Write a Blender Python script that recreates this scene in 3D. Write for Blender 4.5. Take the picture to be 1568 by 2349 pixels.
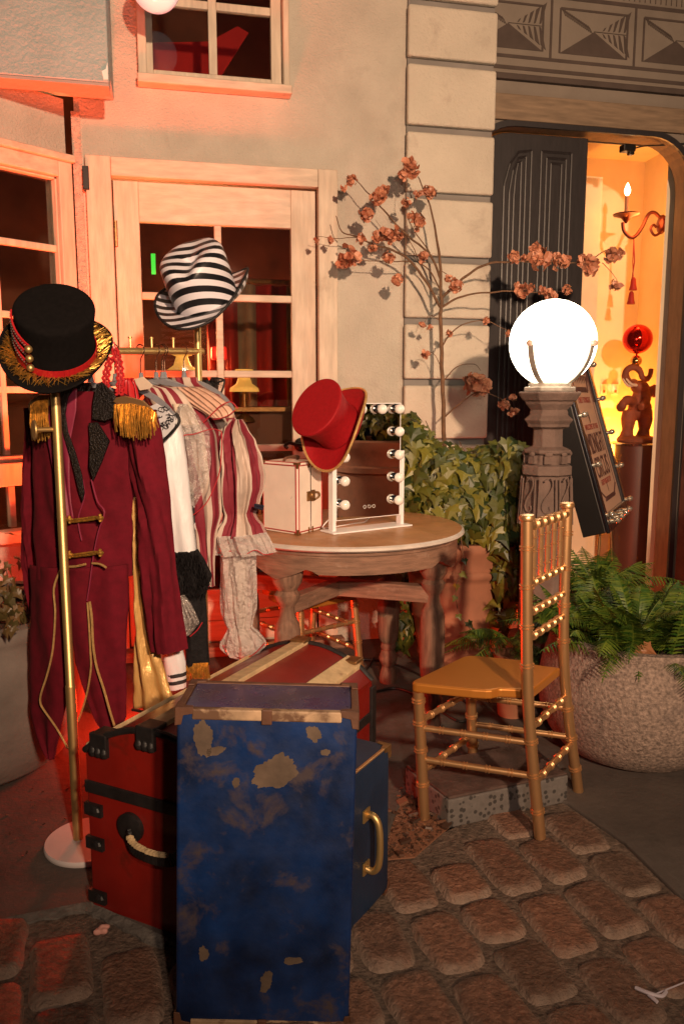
import bpy, bmesh, math, random
from mathutils import Vector as V, Matrix
import mathutils.noise as N
R=math.radians
for o in list(bpy.data.objects): bpy.data.objects.remove(o)
S=bpy.context.scene; COL=S.collection
# ---------------- camera ----------------
F=1829.0; PITCH=R(8.336); H=1.24
cam=bpy.data.cameras.new('camera'); co=bpy.data.objects.new('camera',cam); COL.objects.link(co)
co.location=(0,0,H); co.rotation_euler=(math.pi/2-PITCH,0,0)
cam.sensor_fit='VERTICAL'; cam.sensor_height=36; cam.lens=F/2349*36; cam.clip_end=500; cam.clip_start=.05
S.camera=co
# ---------------- world ----------------
w=bpy.data.worlds.new('World'); S.world=w; w.use_nodes=True
nt=w.node_tree; sky=nt.nodes.new('ShaderNodeTexSky'); sky.sky_type='NISHITA'; sky.sun_disc=False
sky.sun_elevation=R(-3); sky.sun_rotation=R(150); nt.links.new(sky.outputs[0],nt.nodes['Background'].inputs[0]); nt.nodes['Background'].inputs[1].default_value=.12
S.view_settings.view_transform='Standard'; S.view_settings.look='None'; S.view_settings.exposure=0; S.view_settings.gamma=1
# ---------------- lights ----------------
def light(name,typ,loc,energy,color,target=None,size=.1,spot=60,blend=.5):
    l=bpy.data.lights.new(name,typ); l.energy=energy; l.color=color
    if typ=='AREA': l.size=size
    else: l.shadow_soft_size=size
    if typ=='SPOT': l.spot_size=R(spot); l.spot_blend=blend
    o=bpy.data.objects.new(name,l); COL.objects.link(o); o.location=loc
    if target is not None: o.rotation_euler=(V(target)-V(loc)).to_track_quat('-Z','Y').to_euler()
    return o
# warm street light / flash behind the photographer, feathered upwards
light('street_floodlight','SPOT',(1.42,-2.6,2.62),1850,(1,.66,.42),(.20,4,1.80),size=.09,spot=60,blend=1.0)
light('camera_flash','SPOT',(.22,-.05,1.46),72,(1,.74,.57),(.10,3,1.10),size=.03,spot=112,blend=1.0)
# red uplights standing on the floor
light('red_uplight_lamp','SPOT',(-.93,3.02,.10),900,(1,.085,.020),(-1.28,3.42,2.3),size=.13,spot=64,blend=1.0)
light('red_floor_lamp','POINT',(-.70,2.86,.16),24,(1,.03,.008),size=.05)
light('doorway_uplight_lamp','POINT',(1.18,3.72,.16),12,(1,.07,.01),size=.05)
# room behind the arch
light('room_uplight_lamp','SPOT',(1.80,5.22,.75),60,(1,.40,.05),(1.75,5.3,1.9),size=.05,spot=150,blend=.9)
light('room_ceiling_lamp','POINT',(1.75,4.85,2.25),7.5,(1,.34,.07),size=.1)
light('room_red_fill','POINT',(.25,4.75,1.05),130,(1,.07,.03),size=.1)  # red light added to make the striped cloth behind the door glass visible
light('room_amber_fill','POINT',(-.75,4.5,1.5),80,(1,.30,.10),size=.1)  # amber light added to lift the dark room behind the door glass

# ---------------- projection helpers (photo measurements -> metres) ----------------
cp,sp=math.cos(PITCH),math.sin(PITCH)
def ray(x,y):
    u=(x-784)/F; v=(1174.5-y)/F
    return V((u,cp+v*sp,-sp+v*cp))
def at(x,y,Y):
    d=ray(x,y); return V((0,0,H))+d*(Y/d.y)
def onplane(x,y,p0,n):
    d=ray(x,y); o=V((0,0,H)); t=(V(p0)-o).dot(n)/d.dot(n); return o+d*t
def gnd(x,y,z=0.): return onplane(x,y,V((0,0,z)),V((0,0,1)))
WA=R(12.6); WD=V((math.cos(WA),math.sin(WA),0)); WN=V((math.sin(WA),-math.cos(WA),0)); W0=V((-.61,3.79,0)); UP=V((0,0,1))
def WP(s,z,o=0): return W0+WD*s+WN*o+UP*z
def wpx(x,y,o=0):
    p=onplane(x,y,W0+WN*o,WN); return ((p-W0).dot(WD),p.z)

# ---------------- materials ----------------
def ramp(nt,fac,stops):
    r=nt.nodes.new('ShaderNodeValToRGB'); e=r.color_ramp.elements
    e[0].position,e[0].color=stops[0][0],(*stops[0][1],1); e[1].position,e[1].color=stops[-1][0],(*stops[-1][1],1)
    for p,c in stops[1:-1]:
        k=e.new(p); k.color=(*c,1)
    nt.links.new(fac,r.inputs[0]); return r.outputs[0]
def noise(nt,scale,detail=4,rough=.55,vec=None,dist=0,stretch=None,rot=None):
    n=nt.nodes.new('ShaderNodeTexNoise'); n.inputs['Scale'].default_value=scale; n.inputs['Detail'].default_value=detail
    n.inputs['Roughness'].default_value=rough; n.inputs['Distortion'].default_value=dist
    if vec is None:
        tc=nt.nodes.new('ShaderNodeTexCoord'); vec=tc.outputs['Object']
    if stretch:
        m=nt.nodes.new('ShaderNodeMapping'); m.inputs['Scale'].default_value=stretch
        if rot: m.inputs['Rotation'].default_value=rot
        nt.links.new(vec,m.inputs[0]); vec=m.outputs[0]
    nt.links.new(vec,n.inputs[0]); return n.outputs[0]
def mat(name,c,rough=.6,metal=0,var=.12,vs=6,bump=0,bs=60,bd=.002,stretch=None,c2=None,thr=None,spec=None,sheen=0,emis=None,es=0,trans=0,alpha=1,coat=0,rv=0,detail=4):
    m=bpy.data.materials.new(name); m.use_nodes=True; nt=m.node_tree; b=nt.nodes['Principled BSDF']
    b.inputs['Roughness'].default_value=rough; b.inputs['Metallic'].default_value=metal
    lo=[max(0,x*(1-var)) for x in c]; hi=[min(1,x*(1+var)) for x in c]
    col=ramp(nt,noise(nt,vs,detail,stretch=stretch),[(.3,lo),(.7,hi)])
    if c2:
        mx=nt.nodes.new('ShaderNodeMix'); mx.data_type='RGBA'
        f=ramp(nt,noise(nt,thr[1],6,.62,dist=.3),[(thr[0],(0,0,0)),(thr[0]+thr[2],(1,1,1))])
        nt.links.new(f,mx.inputs[0]); nt.links.new(col,mx.inputs[6]); mx.inputs[7].default_value=(*c2,1); col=mx.outputs[2]
    nt.links.new(col,b.inputs['Base Color'])
    if rv:
        r=ramp(nt,noise(nt,vs*2.3,3),[(.3,(rough-rv,)*3),(.7,(rough+rv,)*3)]); nt.links.new(r,b.inputs['Roughness'])
    if bump:
        bn=nt.nodes.new('ShaderNodeBump'); bn.inputs['Strength'].default_value=bump; bn.inputs['Distance'].default_value=bd
        nt.links.new(noise(nt,bs,5,.6,stretch=stretch),bn.inputs['Height']); nt.links.new(bn.outputs[0],b.inputs['Normal'])
    if spec is not None: b.inputs['Specular IOR Level'].default_value=spec
    if sheen: b.inputs['Sheen Weight'].default_value=sheen; b.inputs['Sheen Roughness'].default_value=.4
    if emis: b.inputs['Emission Color'].default_value=(*emis,1); b.inputs['Emission Strength'].default_value=es
    if trans: b.inputs['Transmission Weight'].default_value=trans
    if coat: b.inputs['Coat Weight'].default_value=coat; b.inputs['Coat Roughness'].default_value=.15
    if alpha<1: b.inputs['Alpha'].default_value=alpha
    m['b']=1; return m
def uvstripe(name,ca,cb,freq,duty=.5,axis=0,rough=.75,bump=.3,alpha=1):
    m=mat(name,ca,rough,var=.12,bump=bump,bs=45,bd=.004); nt=m.node_tree; b=nt.nodes['Principled BSDF']
    uv=nt.nodes.new('ShaderNodeUVMap'); sx=nt.nodes.new('ShaderNodeSeparateXYZ'); nt.links.new(uv.outputs[0],sx.inputs[0])
    mu=nt.nodes.new('ShaderNodeMath'); mu.operation='MULTIPLY'; mu.inputs[1].default_value=freq; nt.links.new(sx.outputs[axis],mu.inputs[0])
    fr=nt.nodes.new('ShaderNodeMath'); fr.operation='FRACT'; nt.links.new(mu.outputs[0],fr.inputs[0])
    gt=nt.nodes.new('ShaderNodeMath'); gt.operation='GREATER_THAN'; gt.inputs[1].default_value=duty; nt.links.new(fr.outputs[0],gt.inputs[0])
    mx=nt.nodes.new('ShaderNodeMix'); mx.data_type='RGBA'; old=b.inputs['Base Color'].links[0].from_socket
    nt.links.new(gt.outputs[0],mx.inputs[0]); nt.links.new(old,mx.inputs[6]); 
    c2=ramp(nt,noise(nt,9,5),[(.35,[x*.78 for x in cb]),(.65,cb)]); nt.links.new(c2,mx.inputs[7])
    nt.links.new(mx.outputs[2],b.inputs['Base Color']); b.inputs['Alpha'].default_value=alpha
    return m
STUC=(.52,.46,.385)
m_stucco=mat('cream_stucco',STUC,.9,var=.10,vs=5,bump=.9,bs=90,bd=.009,c2=(.37,.31,.26),thr=(.55,2.1,.22),detail=9)
m_stucco_rough=mat('rough_cast_stucco',(.50,.43,.36),.9,var=.22,vs=45,bump=1,bs=70,bd=.02)
m_quoin=mat('quoin_plaster',(.56,.49,.40),.88,var=.09,vs=4,bump=.8,bs=70,bd=.009,c2=(.40,.33,.27),thr=(.57,5,.16),detail=8)
m_joint=mat('joint_plaster',(.22,.20,.185),.9,bump=.4)
m_over=mat('green_grey_stucco',(.34,.42,.42),.9,var=.09,vs=5,bump=.9,bs=55,bd=.008,c2=(.30,.31,.31),thr=(.66,6,.08))
m_lip=mat('stone_lip',(.38,.31,.28),.9,var=.1,bump=.5,bs=50)
m_white_chip=mat('bare_plaster',(.8,.8,.78),.8)
m_wood=mat('limed_oak',(.58,.47,.36),.55,var=.16,vs=5,bump=.35,bs=16,bd=.003,stretch=(9,9,1.2),c2=(.40,.30,.21),thr=(.66,5,.12),rv=.1)
m_woodh=mat('limed_oak_rail',(.58,.47,.36),.55,var=.16,vs=5,bump=.35,bs=16,bd=.003,stretch=(1.2,5,9),c2=(.40,.30,.21),thr=(.68,5,.1),rv=.1)
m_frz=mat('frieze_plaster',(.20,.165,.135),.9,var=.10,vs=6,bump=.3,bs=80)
m_frzd=mat('frieze_paint',(.07,.05,.042),.9,var=.15,vs=12)
m_lintel=mat('lintel_oak',(.20,.135,.085),.7,var=.3,vs=5,bump=.3,bs=20,stretch=(1,3,10))
m_ddoor=mat('dark_grey_paint',(.023,.019,.020),.42,var=.2,vs=10,bump=.2,bs=20,stretch=(6,6,1))
m_black=mat('black_metal',(.02,.017,.016),.4,.6)
m_iron=mat('wrought_iron',(.035,.028,.024),.4,.8,bump=.2)
m_int=mat('warm_plaster',(.80,.66,.46),.85,var=.06,bump=.2,bs=30)
m_dark=mat('dark_interior',(.12,.055,.035),.8,var=.6,vs=2.2,detail=6)
m_glass=bpy.data.materials.new('window_glass'); m_glass.use_nodes=True
_n=m_glass.node_tree; _n.nodes.clear(); _o=_n.nodes.new('ShaderNodeOutputMaterial'); _t=_n.nodes.new('ShaderNodeBsdfTransparent'); _g=_n.nodes.new('ShaderNodeBsdfGlossy'); _m=_n.nodes.new('ShaderNodeMixShader'); _f=_n.nodes.new('ShaderNodeFresnel')
_g.inputs['Roughness'].default_value=.02; _t.inputs[0].default_value=(.8,.78,.74,1); _f.inputs[0].default_value=1.5
_n.links.new(_f.outputs[0],_m.inputs[0]); _n.links.new(_t.outputs[0],_m.inputs[1]); _n.links.new(_g.outputs[0],_m.inputs[2]); _n.links.new(_m.outputs[0],_o.inputs[0])
m_gold=mat('brushed_gold',(.62,.42,.17),.44,.85,var=.05,vs=30,bump=.05,bs=200,bd=.0005)
m_goldp=mat('gold_paint',(.64,.37,.17),.36,.80,var=.07,vs=8,bump=.06,bs=160,bd=.0005)
m_goldseat=mat('gold_seat_paint',(.50,.19,.03),.36,.45,var=.05,vs=6)
m_fr=mat('gold_fringe',(.55,.30,.06),.38,.75,var=.4,vs=120)
m_satin=mat('gold_satin',(.72,.43,.15),.30,.35,var=.12,vs=5,bump=.5,bs=9,bd=.015,stretch=(4,4,1))
m_burg=mat('burgundy_wool',(.115,.003,.011),.9,var=.18,vs=40,bump=.3,bs=220,bd=.001,spec=.25)
m_burgd=mat('burgundy_lining',(.20,.015,.045),.55,var=.15,vs=12,bump=.3,bs=20,bd=.004)
m_seq=mat('black_sequins',(.012,.009,.009),.32,.3,var=.9,vs=160,bump=1,bs=170,bd=.006)
m_felt=mat('black_felt',(.007,.006,.006),1,var=.2,vs=90,bump=.3,bs=300,bd=.001,spec=.08)
m_redfelt=mat('red_felt',(.30,.004,.008),.7,var=.12,vs=90,bump=.25,bs=300,bd=.001,spec=.3)
m_ribbon=mat('red_ribbon',(.42,.012,.016),.42,var=.1,vs=20)
m_silver=mat('silver_trim',(.7,.68,.66),.3,.9)
m_blackv=mat('black_velvet',(.006,.005,.006),.8,var=.5,vs=60,bump=.8,bs=90,bd=.006,spec=.3)
m_white=mat('white_satin',(.66,.66,.68),.42,var=.05,vs=7,bump=.35,bs=12,bd=.01,stretch=(4,4,1))
m_cream=mat('cream_satin',(.66,.54,.42),.35,var=.08,bump=.3,bs=20,bd=.006)
m_peach=mat('peach_organza',(.72,.46,.34),.4,var=.12,vs=20,bump=.7,bs=28,bd=.01,stretch=(3,3,1),alpha=.93)
m_org=mat('iridescent_organza',(.72,.66,.62),.16,.35,var=.35,vs=60,bump=1,bs=60,bd=.02,alpha=.5)
m_org2=mat('organza_sleeve',(.70,.62,.58),.25,.15,var=.15,vs=35,bump=1,bs=52,bd=.02,alpha=.66)
m_lace=mat('black_lace',(.008,.006,.006),.7,alpha=.85)
m_redthread=mat('red_thread',(.45,.02,.03),.6)
m_velgrey=mat('grey_velvet',(.20,.205,.23),.9,var=.1,vs=40,sheen=.3)
m_stripe=uvstripe('burgundy_beige_stripe',(.19,.010,.024),(.54,.43,.36),5,.5)
m_stripe2=uvstripe('burgundy_beige_stripe_wide',(.19,.010,.024),(.56,.45,.37),5,.5)
m_hook=mat('copper_wire',(.35,.2,.14),.25,1)
m_marble=mat('worn_marble',(.43,.205,.085),.40,var=.18,vs=8,bump=.12,bs=30,c2=(.33,.16,.07),thr=(.52,5,.25),rv=.12)
m_marbe=mat('marble_edge',(.56,.50,.45),.5,var=.15,vs=14,bump=.4,bs=40,bd=.003)
m_oak=mat('weathered_oak',(.19,.105,.068),.78,var=.40,vs=9,bump=.7,bs=26,bd=.004,stretch=(7,7,.9),c2=(.27,.18,.13),thr=(.58,16,.15))
m_oakh=mat('weathered_oak_apron',(.20,.11,.072),.78,var=.35,vs=9,bump=.6,bs=26,bd=.004,stretch=(1.2,1.2,9),c2=(.29,.19,.14),thr=(.58,16,.15))
m_lacq=mat('white_painted_metal',(.82,.80,.80),.3,var=.02)
m_case=mat('cream_leatherette',(.80,.71,.62),.5,var=.06,vs=14,bump=.2,bs=150,bd=.001,c2=(.5,.4,.33),thr=(.70,30,.02))
m_redline=mat('red_trim',(.38,.015,.014),.5)
m_brass=mat('aged_brass',(.30,.17,.07),.45,.8,var=.3,vs=40,bump=.4,bs=60)
m_bulbw=mat('opal_bulb',(.86,.83,.79),.15,var=.01,coat=.5)
m_chrome=mat('chrome',(.7,.7,.72),.12,1,var=.02)
m_mirror=mat('mirror_glass',(.78,.77,.75),.015,1,var=.01)
m_blue=mat('worn_blue_fibreboard',(.004,.018,.074),.46,var=.65,vs=9,bump=.35,bs=40,bd=.003,c2=(.055,.042,.048),thr=(.56,11,.12),rv=.1)
m_blued=mat('blue_fibreboard_clean',(.010,.025,.060),.45,var=.4,vs=6,bump=.3,bs=50,bd=.002,c2=(.07,.045,.03),thr=(.70,9,.05))
m_purp=mat('worn_blue_lid',(.016,.016,.075),.30,var=.6,vs=9,bump=.3,bs=30,c2=(.09,.045,.03),thr=(.66,7,.05),rv=.1)
m_paper=mat('worn_edge_binding',(.36,.24,.14),.65,var=.35,vs=30,c2=(.12,.06,.03),thr=(.50,18,.1),bump=.3)
m_leath=mat('brown_leather_corner',(.11,.045,.022),.6,var=.3,vs=25,bump=.5,bs=60)
m_redt=mat('red_trunk_paint',(.20,.010,.006),.38,var=.22,vs=7,bump=.25,bs=40,bd=.002,c2=(.085,.012,.006),thr=(.60,8,.15),rv=.1)
m_slat=mat('cream_slat_paint',(.55,.40,.22),.6,var=.2,vs=20,bump=.4,bs=40,stretch=(2,2,2),c2=(.28,.15,.07),thr=(.63,22,.08))
m_blackstrap=mat('black_strap',(.014,.012,.012),.5,var=.4,vs=30,bump=.5,bs=60)
m_stone=mat('pitted_stone',(.25,.185,.15),.9,var=.55,vs=90,bump=1,bs=100,bd=.008,c2=(.13,.10,.09),thr=(.57,6,.2),detail=8)
m_stone2=mat('smooth_stone',(.17,.145,.125),.88,var=.25,vs=5,bump=.6,bs=30,bd=.006,c2=(.06,.052,.048),thr=(.62,3.5,.15),detail=8)
m_col=mat('carved_stone',(.17,.115,.095),.92,var=.25,vs=10,bump=.8,bs=70,bd=.006,c2=(.12,.10,.09),thr=(.58,8,.2),detail=7)
m_colcap=mat('cap_metal',(.35,.31,.27),.6,.2,var=.25,vs=30,bump=.5,bs=50)
m_terra=mat('terracotta',(.30,.12,.065),.8,var=.2,vs=7,bump=.3,bs=30,c2=(.16,.08,.055),thr=(.6,5,.2))
m_globe=mat('lit_opal_glass',(.9,.85,.75),.3,emis=(1,.86,.62),es=9)
m_flame=mat('lit_candle_bulb',(.9,.85,.75),.3,emis=(1,.75,.4),es=12)
m_candle=mat('candle_tube',(.45,.20,.10),.6)
m_rubber=mat('black_rubber',(.012,.011,.011),.5)
m_bark=mat('brown_bark',(.13,.065,.032),.8,var=.35,vs=30,bump=.6,bs=60)
m_tass=mat('red_silk',(.35,.012,.008),.6)
m_redball=mat('red_mirror_ball',(.75,.03,.02),.1,.9,var=.03)
m_eleph=mat('painted_elephant',(.22,.055,.022),.75,var=.25,vs=20,bump=.6,bs=60)
m_litter=mat('pink_litter',(.65,.32,.26),.8,bump=.5)
m_soil=mat('potting_soil',(.05,.032,.02),1,var=.5,vs=50,bump=1,bs=60,bd=.02)
m_poster=mat('kraft_poster',(.55,.34,.24),.5,var=.06,vs=10)
m_pink=mat('poster_brown_ink',(.09,.035,.03),.6)
m_pred=mat('poster_red_ink',(.28,.05,.035),.6)
m_conc=mat('dark_concrete',(.085,.068,.058),.85,var=.30,vs=4,bump=.6,bs=45,bd=.006,c2=(.045,.038,.034),thr=(.58,3,.2),detail=8)
m_ground=mat('dark_asphalt',(.060,.045,.038),.9,var=.35,vs=9,bump=.9,bs=70,bd=.008,c2=(.035,.028,.025),thr=(.55,5,.2),detail=8)
m_mortar=mat('sandy_mortar',(.15,.105,.078),1,var=.5,vs=60,bump=1,bs=90,bd=.012,detail=7)
m_kerb=mat('mortar_strip',(.13,.115,.10),.95,var=.35,vs=30,bump=1,bs=60,bd=.008)
def leafmat(name,ca,cb):
    m=mat(name,ca,.45,var=.0); nt=m.node_tree; b=nt.nodes['Principled BSDF']
    g=nt.nodes.new('ShaderNodeNewGeometry'); c=ramp(nt,g.outputs['Random Per Island'],[(0,ca),(.55,[(a+b_)/2 for a,b_ in zip(ca,cb)]),(1,cb)])
    nt.links.new(c,b.inputs['Base Color']); b.inputs['Subsurface Weight'].default_value=0; return m
m_ivy=leafmat('ivy_leaf',(.008,.026,.004),(.17,.15,.018))
m_ivyr=leafmat('ivy_leaf_rust',(.05,.045,.012),(.16,.085,.03))
m_fern=leafmat('fern_leaf',(.016,.060,.007),(.12,.165,.018))
m_petal=leafmat('dried_petal',(.30,.09,.045),(.60,.26,.15))
m_deadleaf=leafmat('dead_leaf_skin',(.20,.08,.035),(.32,.14,.06))
m_chip=leafmat('bark_chip',(.03,.02,.015),(.26,.12,.07))

# ---------------- mesh builder ----------------
ORG={}
def link(o,parent,origin):
    COL.objects.link(o); ORG[o.name]=origin
    if parent is not None: o.parent=parent
def frame(z,ref=None):
    z=V(z).normalized(); ref=V(ref) if ref is not None else (V((0,0,1)) if abs(z.z)<.95 else V((0,1,0)))
    x=ref.cross(z).normalized(); y=z.cross(x); return x,y,z
class MB:
    def __init__(s): s.v=[];s.f=[];s.uv=[];s.hasuv=False
    def add(s,vs,fs,uvs=None):
        k=len(s.v); s.v+=[V(a) for a in vs]; s.f+=[tuple(i+k for i in f) for f in fs]
        s.uv+= uvs if uvs else [(0,0)]*len(vs)
        if uvs: s.hasuv=True
        return s
    def box(s,c,sx,sy,sz,ax=None):
        X,Y,Z=ax if ax else (V((1,0,0)),V((0,1,0)),V((0,0,1))); c=V(c)
        vs=[c+X*(a*sx/2)+Y*(b*sy/2)+Z*(d*sz/2) for a in(-1,1) for b in(-1,1) for d in(-1,1)]
        return s.add(vs,[(0,1,3,2),(4,6,7,5),(0,4,5,1),(2,3,7,6),(0,2,6,4),(1,5,7,3)])
    def hexa(s,b,t):  # 4 bottom, 4 top
        return s.add(list(b)+list(t),[(3,2,1,0),(4,5,6,7),(0,1,5,4),(1,2,6,5),(2,3,7,6),(3,0,4,7)])
    def tube(s,pts,r,n=8,cap=True):
        pts=[V(p) for p in pts]; m=len(pts); rs=r if isinstance(r,(list,tuple)) else [r]*m
        t0=(pts[1]-pts[0]).normalized(); x,y,_=frame(t0); vs=[]
        for i,p in enumerate(pts):
            t=(pts[min(i+1,m-1)]-pts[max(i-1,0)]).normalized()
            x=(x-t*x.dot(t)).normalized(); y=t.cross(x)
            for k in range(n):
                a=2*math.pi*k/n; vs.append(p+(x*math.cos(a)+y*math.sin(a))*rs[i])
        fs=[(i*n+k,i*n+(k+1)%n,(i+1)*n+(k+1)%n,(i+1)*n+k) for i in range(m-1) for k in range(n)]
        if cap: fs+=[tuple(range(n))[::-1],tuple((m-1)*n+k for k in range(n))]
        return s.add(vs,fs)
    def lathe(s,prof,c,ax=None,n=24,cap=True,ph=0):
        X,Y,Z=ax if ax else (V((1,0,0)),V((0,1,0)),V((0,0,1))); c=V(c); m=len(prof)
        vs=[c+Z*z+(X*math.cos(2*math.pi*k/n+ph)+Y*math.sin(2*math.pi*k/n+ph))*r for r,z in prof for k in range(n)]
        fs=[(i*n+k,i*n+(k+1)%n,(i+1)*n+(k+1)%n,(i+1)*n+k) for i in range(m-1) for k in range(n)]
        if cap: fs+=[tuple(range(n))[::-1],tuple((m-1)*n+k for k in range(n))]
        return s.add(vs,fs)
    def ball(s,c,r,ax=None,n=14,sc=(1,1,1)):
        X,Y,Z=ax if ax else (V((1,0,0)),V((0,1,0)),V((0,0,1))); c=V(c); vs=[];h=n//2
        for i in range(h+1):
            t=math.pi*i/h
            for k in range(n):
                a=2*math.pi*k/n; vs.append(c+X*(r*sc[0]*math.sin(t)*math.cos(a))+Y*(r*sc[1]*math.sin(t)*math.sin(a))+Z*(r*sc[2]*math.cos(t)))
        fs=[(i*n+k,(i+1)*n+k,(i+1)*n+(k+1)%n,i*n+(k+1)%n) for i in range(h) for k in range(n)]
        return s.add(vs,fs)
    def prism(s,poly,off):   # poly: list of points; extruded by vector off
        n=len(poly); off=V(off); return s.add([V(p) for p in poly]+[V(p)+off for p in poly],[tuple(range(n))[::-1],tuple(range(n,2*n))]+[(i,(i+1)%n,n+(i+1)%n,n+i) for i in range(n)])
    def build(s,name,m,parent=None,smooth=False,bevel=0,sub=0,solid=0,origin=None,seg=2,remesh=0,auto=None):
        og=ORG[parent.name] if parent is not None else (V(origin) if origin is not None else V((0,0,0)))
        me=bpy.data.meshes.new(name); me.from_pydata([tuple(a-og) for a in s.v],[],s.f)
        if s.hasuv:
            u=me.uv_layers.new(name='UVMap')
            for l in me.loops: u.data[l.index].uv=s.uv[l.vertex_index]
        bm=bmesh.new(); bm.from_mesh(me); 
        if solid==0 and not getattr(s,'noflip',False): bmesh.ops.recalc_face_normals(bm,faces=bm.faces)
        bm.to_mesh(me); bm.free()
        if smooth:
            me.polygons.foreach_set('use_smooth',[True]*len(me.polygons))
            if auto is not False:
                try: me.set_sharp_from_angle(angle=R(auto or 42))
                except Exception: pass
        me.materials.append(m); o=bpy.data.objects.new(name,me)
        if parent is None: o.location=og
        link(o,parent,og)
        if remesh: q=o.modifiers.new('r','REMESH'); q.mode='VOXEL'; q.voxel_size=remesh; q.use_smooth_shade=True
        if solid: q=o.modifiers.new('s','SOLIDIFY'); q.thickness=solid; q.offset=0
        if bevel: q=o.modifiers.new('b','BEVEL'); q.width=bevel; q.segments=seg; q.limit_method='ANGLE'
        if sub: q=o.modifiers.new('u','SUBSURF'); q.levels=sub; q.render_levels=sub
        return o
def thing(name,label,cat,loc,group=None,kind=None):
    o=bpy.data.objects.new(name,None); o.location=loc; o.empty_display_size=.1; link(o,None,V(loc)); tag(o,label,cat,group,kind); return o
def tag(o,label,cat,group=None,kind=None):
    if label: o['label']=label
    if cat: o['category']=cat
    if group: o['group']=group
    if kind: o['kind']=kind
    return o
def lerp(a,b,t): return a+(b-a)*t
def curve(pts,n=6):
    pts=[V(p) for p in pts]; out=[]
    for i in range(len(pts)-1):
        p0=pts[max(i-1,0)];p1=pts[i];p2=pts[i+1];p3=pts[min(i+2,len(pts)-1)]
        for k in range(n):
            t=k/n; out.append(.5*((2*p1)+(p2-p0)*t+(2*p0-5*p1+4*p2-p3)*t*t+(3*p1-p0-3*p2+p3)*t**3))
    return out+[pts[-1]]
# ================= BUILDING =================
def wbox(mb,s0,s1,z0,z1,o0,o1): return mb.hexa([WP(s0,z0,o0),WP(s1,z0,o0),WP(s1,z0,o1),WP(s0,z0,o1)],[WP(s0,z1,o0),WP(s1,z1,o0),WP(s1,z1,o1),WP(s0,z1,o1)])
def wall_holes(mb,s0,s1,z0,z1,holes,o,th,P=None,step=None):
    P=P or WP; ss=sorted({s0,s1,*[h[0] for h in holes],*[h[1] for h in holes]}); zz=sorted({z0,z1,*[h[2] for h in holes],*[h[3] for h in holes]})
    for i in range(len(ss)-1):
        for j in range(len(zz)-1):
            a,b,c,d=ss[i],ss[i+1],zz[j],zz[j+1]; mx,mz=(a+b)/2,(c+d)/2
            if any(h[0]<mx<h[1] and h[2]<mz<h[3] for h in holes): continue
            mb.add([P(a,c,o),P(b,c,o),P(b,d,o),P(a,d,o)],[(0,1,2,3)])
    for a,b,c,d in holes:
        for q in ([(a,c),(a,d)],[(b,d),(b,c)],[(a,d),(b,d)],[(b,c),(a,c)]):
            mb.add([P(*q[0],o),P(*q[1],o),P(*q[1],o-th),P(*q[0],o-th)],[(0,1,2,3)])
    return mb
bld=thing('stucco_building','cream stucco building front with quoined pilaster, painted frieze and arched doorway','building',tuple(W0))
def wp(mb,name,m,parent=bld,**k): return mb.build(name,m,parent,**k)
# measured openings
s_c=wpx(190,700)[0]
dL=wpx(205,560)[0]; dR=wpx(770,700)[0]; dT=(wpx(205,358)[1]+wpx(770,398)[1])/2
iL=wpx(262,560)[0]; iR=wpx(727,700)[0]; iT=(wpx(262,405)[1]+wpx(727,438)[1])/2
uL=wpx(330,120)[0]; uR=wpx(652,120)[0]; uB=(wpx(330,175)[1]+wpx(652,200)[1])/2; uT=uB+1.25
qL=wpx(925,500)[0]; qR=wpx(1128,500,.04)[0]
zov=2.4525
mb=MB(); wall_holes(mb,s_c,qR,0,4.2,[(iL-.04,iR+.04,0,iT+.03),(uL,uR,uB,uT)],0,.16); wall_holes(mb,-2.4,s_c,zov+.1,4.2,[],0,.1)
wp(mb,'wall',m_stucco)
# rough corner strip
e0,e1=wpx(160,700)[0],wpx(203,700)[0]
mb=MB(); wbox(mb,s_c-.012,e1,0,zov,0,.012); wp(mb,'corner_strip',m_stucco_rough)
# pilaster with quoins
ys=[12,152,306,457,602,743,882,1018,1150,1290,1420,1560]
zs=[wpx(1040,y*.5+(y-10 if y>20 else y)*.5,.04)[1] for y in ys]
pil=wp(wbox(MB(),qL+.006,qR-.004,0,4.2,0.001,.018),'pilaster',m_joint)
random.seed(5)
zz=[4.1,zs[0]+.47]+zs
for i in range(len(zz)-1):
    t,b=zz[i]-.016,zz[i+1]+.016
    if t-b<.05: continue
    mb=MB(); n=10
    wbox(mb,qL,qR,b,t,.016,.05+random.uniform(-.003,.003)); wp(mb,'quoin_block',m_quoin,pil,bevel=.011,seg=3)
# overhang (green-grey box at upper left)
pO=W0+WN*.373
def opx(x,y): p=onplane(x,y,pO,WN); return ((p-W0).dot(WD),p.z)
oR=opx(247,100)[0]
mb=MB(); wbox(mb,-2.6,oR,zov,4.2,.26,.373); wbox(mb,-2.6,oR,zov+.06,4.2,0.002,.259); wp(mb,'overhang',m_over,bevel=.006)
mb=MB(); wbox(mb,-2.6,oR-.002,zov-.012,zov-.001,.262,.371); wp(mb,'overhang_lip',m_lip)
a=opx(240,185)
mb=MB(); mb.prism([WP(oR-.02,zov+.01,.3735),WP(oR-.003,zov+.012,.3735),WP(oR-.003,zov+.075,.3735),WP(oR-.010,zov+.05,.3735),WP(oR-.026,zov+.04,.3735)],WN*.002); wp(mb,'plaster_chip',m_white_chip)
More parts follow.
